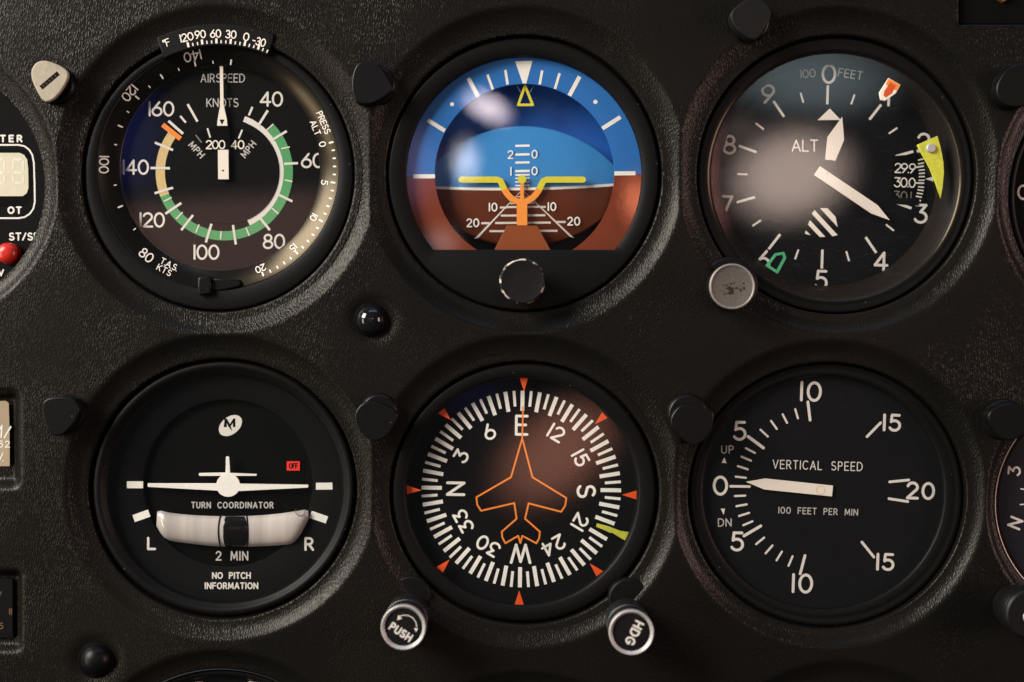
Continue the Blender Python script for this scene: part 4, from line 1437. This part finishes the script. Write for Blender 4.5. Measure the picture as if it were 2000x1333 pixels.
# ================================================================== HEADING INDICATOR
def heading():
    t = root("heading_indicator", 1024, 962, -7, "compass card dial with orange aeroplane outline and two silver-rimmed knobs below", "gauge")
    MB().loft([(1024, 962, 259, 253, -9), (1024, 962, 259, 253, -4.6), (1024, 962, 257, 251, -3.9), (1023.5, 961.5, 252, 247, -3.6), (1020, 960.5, 231, 227, -3.8),
               (1019.5, 960.3, 228, 224, -4.1), (1019, 960, 226, 222, -5), (1018.5, 960, 222, 218, -9.6)]).build("bezel", M['bezel'], t)
    MB().disc(1018.5, 960, 230, 226, -9.4).build("compass_card", M['dial'], t)
    H = -9.3
    cx, cy, ky = 1018, 955.5, .985
    mb = MB()
    for k in range(72):
        a = 5 * k + .8
        mj = k % 2 == 0
        q = ribbon([polar(cx, cy, 155 if mj else 164, a, ky), polar(cx, cy, 195, a, ky)], 7.6 if mj else 5.4, False, False)
        mb.poly(q, H)
    mb.build_each("tick_mark", M['brightwhite'], t)
    for s, x, y, a, hh, w in (("E", 1019, 831, .8, 41, 5.2), ("S", 1145, 960, 90.8, 38, 5.4), ("W", 1017, 1082, 180.8, 40, 5.4), ("N", 890, 955, 270.8, 38, 5.4),
                              ("6", 955, 844, -29, 32, 4.6), ("3", 901, 891, -59, 30, 4.6), ("33", 905, 1018, -119, 29, 4.6), ("30", 953, 1066.5, -149, 30, 4.6),
                              ("24", 1080.5, 1066, 151, 30, 4.6), ("21", 1133, 1020, 121, 30, 4.6), ("15", 1134, 895, 61, 30, 4.6), ("12", 1086.5, 846, 31, 31, 4.6)):
        text("numeral" if s.isdigit() else "lettering", t, M['brightwhite'], s, x, y, hh, H, rot=a, w=w, gap=.26, sx=1.08 if s in "ES" else 1.0)
    # eight fixed markers
    hm = -6.0
    for q in ([(1015, 739), (1031, 739), (1023.5, 765)], [(855.5, 808), (868, 798), (880.5, 821)], [(1162, 829), (1176, 805.5), (1186.5, 817)],
              [(794.5, 948.5), (794.5, 965.6), (822.6, 958)], [(1215, 967), (1243, 959), (1243, 976)], [(852.5, 1108), (865, 1119), (878, 1093.5)],
              [(1005, 1182), (1023, 1182), (1014, 1154)], [(1152, 1101), (1178, 1116), (1165, 1126)]):
        MB().prism(q, hm, .25).build("bearing_marker", M['redorange'], t)
    # aeroplane outline
    ho = -6.6
    mbo = MB()
    Rt = [(1020, 856.7), (1040, 932.5), (1106, 973), (1104, 988), (1096, 1000), (1032.5, 983.5), (1025.5, 1013.5), (1054.5, 1039), (1053, 1052), (1047.5, 1061.5), (1020, 1047)]
    Lf = [(1020, 856.7), (998, 932.5), (930.5, 971.5), (932, 986), (939.5, 998), (1004.5, 983), (1009, 1013.5), (980, 1039), (981, 1050), (987, 1061.5), (1012, 1047)]
    mid = [(1020, 1047), (1016.4, 1061), (1012, 1047)]
    mbo.stroke([(1021.5, 795.5), (1020, 858)], 3.2, ho)
    mbo.stroke(Rt, 3.4, ho + .05, eps=.004)
    mbo.stroke(Lf, 3.4, ho + .12, eps=.004)
    mbo.stroke(mid, 3.4, ho + .19, eps=.004)
    mbo.build("aeroplane_outline", M['orange'], t)
    MB().prism([(1166, 1023), (1190, 1029), (1211.6, 1037.5), (1233, 1040), (1224, 1058.5), (1210, 1050), (1197, 1042), (1164.6, 1029.5)], -7.2, .4, .06).build("heading_bug", M['bug'], t)
    cover_glass(t, 1019, 960, 227, 223, -5.4)
    # knobs
    for (x, y, ex, ey, kind) in ((787.6, 1226.6, 801, 1166, 'push'), (1233.6, 1236.6, 1228, 1171, 'hdg')):
        # lug under the bezel
        MB().turned(ex, ey, [(41, -9), (41, -1.8), (39.5, -1.1), (36, -.8)], -1, 48).build("knob_lug", M['bezel'], t)
        hk = 19.0
        body = MB()
        n = 120
        o = P(x, y, hk)
        k = S * (DM - hk) / DM
        prof = [(40, -6, 0), (40, -1, 0), (43.5, -.5, 0), (43.5, 6.6, 0), (42.4, 7.0, 0), (43.5, 7.4, 0), (43.5, 9.0, 0), (41.5, 9.3, 1), (42.5, 9.6, 1), (43.0, 15.8, 1), (42, 16.2, 0), (43.5, 16.4, 0)]
        vs, fs = [], []
        for r, h, kn in prof:
            for i in range(n):
                a = 2 * math.pi * i / n
                rr = r - (1.1 if kn and i % 2 else 0)
                vs.append((o[0] + rr * k * math.sin(a), -h / 1000, o[2] + rr * k * math.cos(a)))
        for q in range(len(prof) - 1):
            for i in range(n):
                j = (i + 1) % n
                fs.append((q * n + i, q * n + j, (q + 1) * n + j, (q + 1) * n + i))
        body.add(vs, fs, False)
        kb = body.build("knob", M['knurl'], t)
        MB().turned(x, y, [(43.5, 16.4), (44.2, 17.2), (44.2, 18.4), (43.6, 18.9), (42.2, 19.05), (40.6, 18.9), (38.5, 18.2), (37, 18.0)], hk, 96, cap=False).build("knob_rim", M['chrome'], kb)
        MB().turned(x, y, [(37, 18.0), (36, 18.02), (5, 18.05)], hk, 64).build("knob_face", M['knob'], kb)
        hf = 18.12
        if kind == 'push':
            text("lettering", kb, M['white'], "PUSH", 783, 1235, 17, hf, rot=33, w=3.3, width=49, sx=.86)
            ar = MB().stroke([(780, 1204.5), (787, 1202), (797, 1202.5), (806, 1207), (812, 1215), (814, 1225)], 1.6, hf)
            ar.poly([(775.5, 1211.5), (778, 1201.5), (785, 1209)], hf + .01).poly([(808.5, 1227), (816.5, 1228), (812.5, 1235)], hf + .01)
            ar.build("turn_arrow", M['white'], kb)
        else:
            text("lettering", kb, M['white'], "HDG", 1239, 1237, 20, hf, rot=117, w=3.9, width=50, sx=.9)
    gap_seal(t, 1024, 962, 259, 253)
    return t


heading()


# ================================================================== VERTICAL SPEED INDICATOR
def vertical():
    t = root("vertical_speed_indicator", 1613, 967, -7, "vertical speed gauge with white pointer resting at zero", "gauge")
    MB().loft([(1613, 967, 267, 256, -9), (1613, 967, 267, 256, -5.0), (1613, 967, 265, 254, -4.6), (1612, 966, 259, 249, -4.5), (1611.5, 965, 255, 245, -5.0),
               (1611, 964, 251, 242, -4.7), (1609, 962, 239, 231, -4.8), (1608, 962, 236, 228.5, -5.2), (1607, 962, 232, 225, -7.9)]).build("bezel", M['bezel'], t)
    MB().disc(1607, 962, 238, 231, -7.6).build("dial", M['dialnavy'], t)
    H = -7.5
    for s, x, y, hh, rr in (("0", 1407, 949, 39, 0), ("5", 1445, 842, 39, 1), ("10", 1583.6, 765, 40, 2), ("15", 1742, 826, 35, 2), ("20", 1798, 959, 35, 2),
                            ("5", 1440, 1058, 39, 1), ("10", 1567, 1140, 39, 2), ("15", 1729, 1098, 35, 2)):
        text("numeral", t, M['white'], s, x, y, hh, H, w=5.4, gap=.30, rot=rr, sx=1.05 if s == "0" else 1.0)
    z = 3.509

    def a5(p):
        return (1330 + p[0] / z, 690 + p[1] / z)

    def a6(p):
        return (1330 + p[0] / z, 953 + p[1] / z)
    mb = MB()
    k = 0
    for fn, lst in ((a5, (((340, 913), (470, 915), 5), ((375, 847), (445, 855), 4), ((390, 775), (458, 797), 4), ((415, 710), (480, 738), 4), ((445, 652), (507, 685), 4),
                          ((460, 572), (565, 650), 6), ((545, 525), (595, 572), 4), ((617, 465), (657, 520), 4), ((697, 420), (727, 478), 4), ((783, 385), (802, 448), 4),
                          ((870, 335), (885, 460), 5.4), ((1275, 573), (1368, 478), 5.2), ((1430, 883), (1562, 870), 5), ((1425, 998), (1555, 1018), 5),
                          ((370, 980), (440, 977), 4), ((380, 1050), (450, 1037), 4), ((398, 1117), (467, 1095), 4), ((427, 1180), (490, 1153), 4), ((432, 1253), (547, 1185), 5.6))),
                    (a6, (((515, 387), (570, 342), 4), ((580, 450), (627, 396), 4), ((655, 498), (692, 438), 4), ((737, 535), (765, 470), 4), ((817, 590), (850, 465), 5.4),
                          ((1240, 373), (1322, 475), 5.2)))):
        for a, b, w in lst:
            mb.stroke([fn(a), fn(b)], w, H + .03)
    mb.poly([(1414.8, 893.5), (1419, 905), (1409.5, 904.5)], H).poly([(1407.5, 994), (1416, 994), (1413.5, 1006)], H)
    mb.build_each("tick_mark", M['white'], t)
    text("lettering", t, M['white'], "VERTICAL SPEED", 1597, 909.5, 18, H, w=1.8, width=176, rot=1.6, sx=.86)
    text("lettering", t, M['grey'], "100 FEET PER MIN", 1598, 999, 13.5, H, w=1.9, width=156, rot=1.6, sx=.9)
    text("lettering", t, M['grey'], "UP", 1421, 878.5, 16.5, H, w=2.2, width=25)
    text("lettering", t, M['grey'], "DN", 1415.5, 1021, 16.5, H, w=2.2, width=27)
    hd = MB().prism([(1457, 941.6), (1495, 935), (1627, 949), (1625, 970), (1492.5, 956.5)], -6.6, .4).build("pointer", M['ivory'], t)
    MB().stroke(ring_pts(1603, 958, 8.2, 8.2, 0, 350, 28)[:-1], 1.1, -6.57, closed=True).build("pivot", M['yellowarc'], hd)
    cover_glass(t, 1608, 962, 237, 229.5, -5.5)
    gap_seal(t, 1613, 967, 267, 256)
    return t


vertical()


# ================================================================== instruments cut by the edge of the picture
def timer():
    t = root("digital_timer", -147, 365, -7, "round digital timer with beige display and red button", "timer")
    MB().loft([(-147, 365, 262, 262, -9), (-147, 365, 262, 262, -6.6)], cap=True).build("face_plate", M['dial'], t)
    H = -6.55
    # display window frame line
    g = MB()
    g.stroke([(-300, 283.5), (36, 283.5), (48, 286), (57, 293), (63, 303), (66, 318), (67.5, 360), (68, 395), (65, 408), (58, 418), (48, 424.5), (36, 426.5), (-300, 426.5)], 3.2, H)
    g.build("frame_line", M['white'], t)
    MB().poly([(-300, 292), (44, 292), (58, 300), (62, 320), (62, 386), (56, 398), (40, 404), (-300, 404)], H - .02).build("display_surround", M['deep'], t)
    lcd = MB().prism([(-280, 299), (38, 299), (47, 303), (53, 312), (55, 330), (55.5, 368), (52, 378), (44, 383.5), (-280, 384)], H + .02, .3).build("display", M['lcd'], t)
    seg = MB()
    for xo in (23, -14):
        x0, x1 = xo, xo + 24
        for q in ([(x0 + 2, 309), (x1 - 2, 309), (x1 - 6, 315), (x0 + 6, 315)], [(x0 + 5, 335), (x1 - 5, 335), (x1 - 2, 338), (x1 - 5, 341), (x0 + 5, 341), (x0 + 2, 338)],
                  [(x0 + 6, 355), (x1 - 6, 355), (x1 - 2, 361), (x0 + 2, 361)], [(x0, 311), (x0 + 5, 316), (x0 + 4, 332), (x0, 336)], [(x1, 311), (x1 - 5, 316), (x1 - 4, 332), (x1, 336)],
                  [(x0, 340), (x0 + 4, 344), (x0 + 5, 355), (x0, 360)], [(x1, 340), (x1 - 4, 344), (x1 - 5, 355), (x1, 360)]):
            seg.poly(q, H + .05)
    seg.build("display_segments", M['lcdghost'], lcd)
    text("lettering", t, M['white'], "TER", 22, 271, 15, H, w=3.4, width=44)
    text("lettering", t, M['white'], "OT", 28.5, 411, 15, H, w=3.4, width=28)
    text("lettering", t, M['white'], "ST/SP", 47, 462.5, 16, H, w=3.0, width=60)
    text("lettering", t, M['white'], "V", 2, 533, 14, H, w=3.0)
    MB().turned(14, 495, [(21, -6.7), (21, -4), (20, -2.6), (17, -1.7), (11, -1.1), (5, -.85)], -3, 48).build("button", M['buttonred'], t)


timer()


def small_displays():
    t = root("placard_display", 8, 860, -4, "tan display window with white figures in a recess at the left edge", "display")
    MB().poly([(-60, 783.5), (12, 783.5), (17, 788), (18.5, 840), (19, 911), (-60, 911)], -2.6).build("placard", M['placard'], t)
    text("lettering", t, M['white'], "M/", 2, 843, 26, -2.55, w=3.2, rot=8)
    text("lettering", t, M['white'], "52", 8, 868, 14, -2.55, w=2.2, gap=.35)
    text("lettering", t, M['white'], "%", 3, 893, 18, -2.55, w=2.4)
    t2 = root("annunciator_display", 8, 1190, -4, "dim black annunciator window with amber and green legends at the left edge", "display")
    MB().prism([(-60, 1131), (22, 1131), (25, 1134), (26, 1244), (23, 1247), (-60, 1247)], -2.0, 1.2, .2).build("window", M['domematt'], t2)
    text("lettering", t2, M['grnlcd'], "/", 0, 1162, 14, -1.95, w=3)
    text("lettering", t2, M['amber'], "11", 20.5, 1195, 13, -1.95, w=2.4, gap=.22)
    text("lettering", t2, M['amber'], "5", 2, 1223, 13, -1.95, w=2.4)


small_displays()


def edge_gauges():
    # upper right
    t = root("right_edge_gauge", 2226, 385, -7, "black gauge mostly cut off at the right edge, beside the altimeter", "gauge")
    MB().loft([(2226, 385, 257, 257, -9), (2226, 385, 257, 257, -5), (2226, 385, 254, 254, -4.4), (2224, 385, 243, 243, -4.5), (2222, 385, 240, 240, -7.6)]).build("bezel", M['bezel'], t)
    MB().disc(2222, 385, 245, 245, -7.4).build("dial", M['dial'], t)
    text("numeral", t, M['white'], "0", 1998, 376, 30, -7.3, w=4.2)
    # lower right
    t = root("bearing_gauge", 2162, 985, -7, "blue-black bearing dial with thin tan ring and letter N at the right edge", "gauge")
    MB().loft([(2162, 985, 222, 222, -9), (2162, 985, 222, 222, -5), (2162, 985, 220, 220, -4.6)]).build("bezel", M['bezel'], t)
    MB().loft([(2162, 985, 220.5, 220.5, -4.8), (2162, 985, 220, 220, -4.45), (2162, 985, 217.5, 217.5, -4.45), (2162, 985, 217, 217, -4.9)]).build("rim", M['tanring'], t)
    MB().loft([(2162, 985, 217, 217, -4.9), (2159, 985, 208, 208, -7.6)]).build("inner_wall", M['dial'], t)
    MB().disc(2159, 985, 214, 214, -7.4).build("dial", mat("navy_dial_paint", (.006, .007, .013), rough=.6, spec=.3), t)
    text("numeral", t, M['white'], "3", 1981, 920, 26, -7.3, rot=-84, w=4)
    text("lettering", t, M['white'], "N", 1983, 1022, 28, -7.3, rot=-68, w=4.4)
    MB().bar((1993, 955), (2010, 958), 2.6, -7.3).bar((1992, 986), (2010, 985), 2.6, -7.3).build_each("tick_mark", M['white'], t)
    kn = MB().turned(2004, 1196, [(42, -7), (42, 1), (40, 5), (49, 6), (50, 8), (49, 13), (44, 14)], 10, 56).build("knob", M['knob'], t)
    MB().turned(2010, 1206, [(12, 14), (11.5, 14.4), (9, 14.5)], 14, 24).build("knob_rim", M['chrome'], kn)
    # bottom
    for nm, cx, cy, lab in (("lower_gauge", 432, 1570, "dark gauge rim below the turn coordinator at the bottom edge"), ("lower_gauge", 1024, 1618, "dark well below the compass card dial at the bottom edge"),
                            ("lower_gauge", 1640, 1598, "dark well below the vertical speed gauge at the bottom edge")):
        t = root(nm, cx, cy, -7, lab, "gauge", "gauges cut off along the bottom edge")
        MB().loft([(cx, cy, 262, 262, -9), (cx, cy, 262, 262, -5), (cx, cy, 259, 259, -4.4), (cx, cy, 252, 252, -4.4), (cx, cy, 250, 250, -5), (cx, cy - 2, 244, 244, -8.6)]).build("bezel", M['bezel'], t)
        MB().disc(cx, cy - 2, 248, 248, -8.4).build("dial", M['dial'], t)
        if cx == 432:
            text("numeral", t, M['white'], "0", 491, 1346, 34, -8.3, w=4.4, rot=8)
            text("numeral", t, M['white'], "5", 388, 1349, 34, -8.3, w=4.4, rot=-6)
        cover_glass(t, cx, cy - 1, 251, 251, -5.2)


edge_gauges()


# ================================================================== caps and domes on the panel
def post_cap(outline, label, m='cap', h=5.5, depth=6.5, base=None, slot=None, scratch=False):
    n = len(outline)
    cx = sum(p[0] for p in outline) / n
    cy = sum(p[1] for p in outline) / n
    t = root("post_light_cap", cx, cy, 0, label, "light cap", "caps beside the instruments")
    o = chaikin(outline, 3)
    if m == 'capwhite':
        MB().prism(o, h, 1.0, .45, inset=3.0).build("cap_face", M[m], t)
        MB().prism(offset_poly(o, -.6), h - 1.0, depth - 1.0).build("cap_shell", M['cap'], t)
    else:
        MB().prism(o, h, depth, .55, inset=3.2).build("cap_shell", M[m], t)
    if base:
        bx, by, br = base
        MB().turned(bx, by, [(br + 3, -1.5), (br + 3, .4), (br, 1.4), (br - 3, 1.8)], 1, 40).build("collar", M['cap'], t)
    if slot:
        a, b, w = slot
        MB().poly(ribbon([a, b], w, False, False), h + .03).build("slot", M['deep'], t)
        g = MB()
        for i in range(5):
            q = .1 + .17 * i
            g.bar((a[0] + (b[0] - a[0]) * q, a[1] + (b[1] - a[1]) * q), (a[0] + (b[0] - a[0]) * (q + .08), a[1] + (b[1] - a[1]) * (q + .08)), w * .5, h + .05)
        g.build("slot_wear", M['copperdark'], t)
    return t


post_cap([(57, 148), (66, 123), (88, 116), (128, 133), (137, 149), (114, 188), (92, 202), (78, 192)], "yellowed white rounded cap with dark slot beside the airspeed indicator", 'capwhite',
         h=6, depth=7.5, base=(108, 166, 36), slot=((80, 172), (114, 143), 9))
post_cap([(685, 158), (692, 131), (704, 119), (727, 117), (745, 131), (768, 168), (768, 178), (750, 191), (728, 204), (702, 204), (688, 192)],
         "black rounded cap between the airspeed indicator and the artificial horizon", h=4.5, base=(735, 166, 36))
post_cap([(78, 792), (93, 775), (145, 775), (157, 802), (145, 830), (114, 857), (88, 840)], "black shield-shaped cap beside the turn coordinator near the left edge", h=6, depth=7.5, base=(128, 808, 34))
post_cap([(691, 808), (704, 789), (724, 781), (777, 803), (777, 820), (763, 846), (737, 866), (712, 855), (693, 829)], "black rounded cap between the turn coordinator and the compass card dial", h=6, depth=7.5, base=(740, 806, 35))
post_cap([(1308, 817), (1323, 795), (1339, 789), (1391, 801), (1395, 809), (1394, 824), (1385, 853), (1361, 872), (1345, 870), (1311, 838)],
         "black rounded cap touching the upper left of the vertical speed gauge", h=6, depth=7.5, base=(1343, 810, 38))
post_cap([(1926, 806), (1968, 784), (2004, 793), (2016, 815), (2006, 852), (1960, 866), (1936, 834)], "black rounded cap above the bearing dial at the right edge", h=6, depth=7.5, base=(1962, 820, 38))
post_cap([(1944, 168), (1968, 129), (2010, 121), (2033, 160), (2012, 208), (1968, 211), (1949, 192)], "black cap at the right edge beside the altimeter's upper rim", h=5.5, base=(1978, 172, 36))
post_cap([(1424, 25), (1448, 4), (1473, -8), (1501, 7), (1510, 28), (1483, 74), (1468.7, 80), (1448, 66), (1431, 49)], "charcoal grey cap at the top edge above the altimeter", 'capgrey', h=5, base=(1466, 42, 36))


def dome(name, x, y, r, m, label):
    t = root(name, x, y, -1, label, "button", "round black buttons on the panel")
    MB().turned(x, y, [(r + 5, -3), (r + 5, -.8), (r + 2, -.2), (r, -.2)], 2, 48, cap=False).build("collar", M['deep'], t)
    prof = [(r * math.cos(R(a)), -.3 + 4.3 * math.sin(R(a))) for a in range(0, 91, 9)]
    prof[-1] = (.3, prof[-1][1])
    MB().turned(x, y, prof, 3, 48).build("dome", M[m], t)


dome("dome_button", 722, 625, 29, 'dome', "glossy black domed button between the upper and lower gauges")
dome("dome_button", 182, 1294, 31, 'domematt', "dull black domed button at the bottom left corner")

# blank recessed plate with a copper fitting, upper corner
t = root("blank_plate", 1950, 20, -2, "dark blank plate with a copper fitting in the upper right corner", "plate")
MB().prism([(1874, -80), (2120, -80), (2120, 46), (1874, 46)], -1.9, 1.0, .1).build("plate", M['deep'], t)
MB().turned(1961, -11, [(15, -2.2), (13, -.5), (8, -.2)], 0, 6, smooth=False).build("fitting", M['copper'], t)
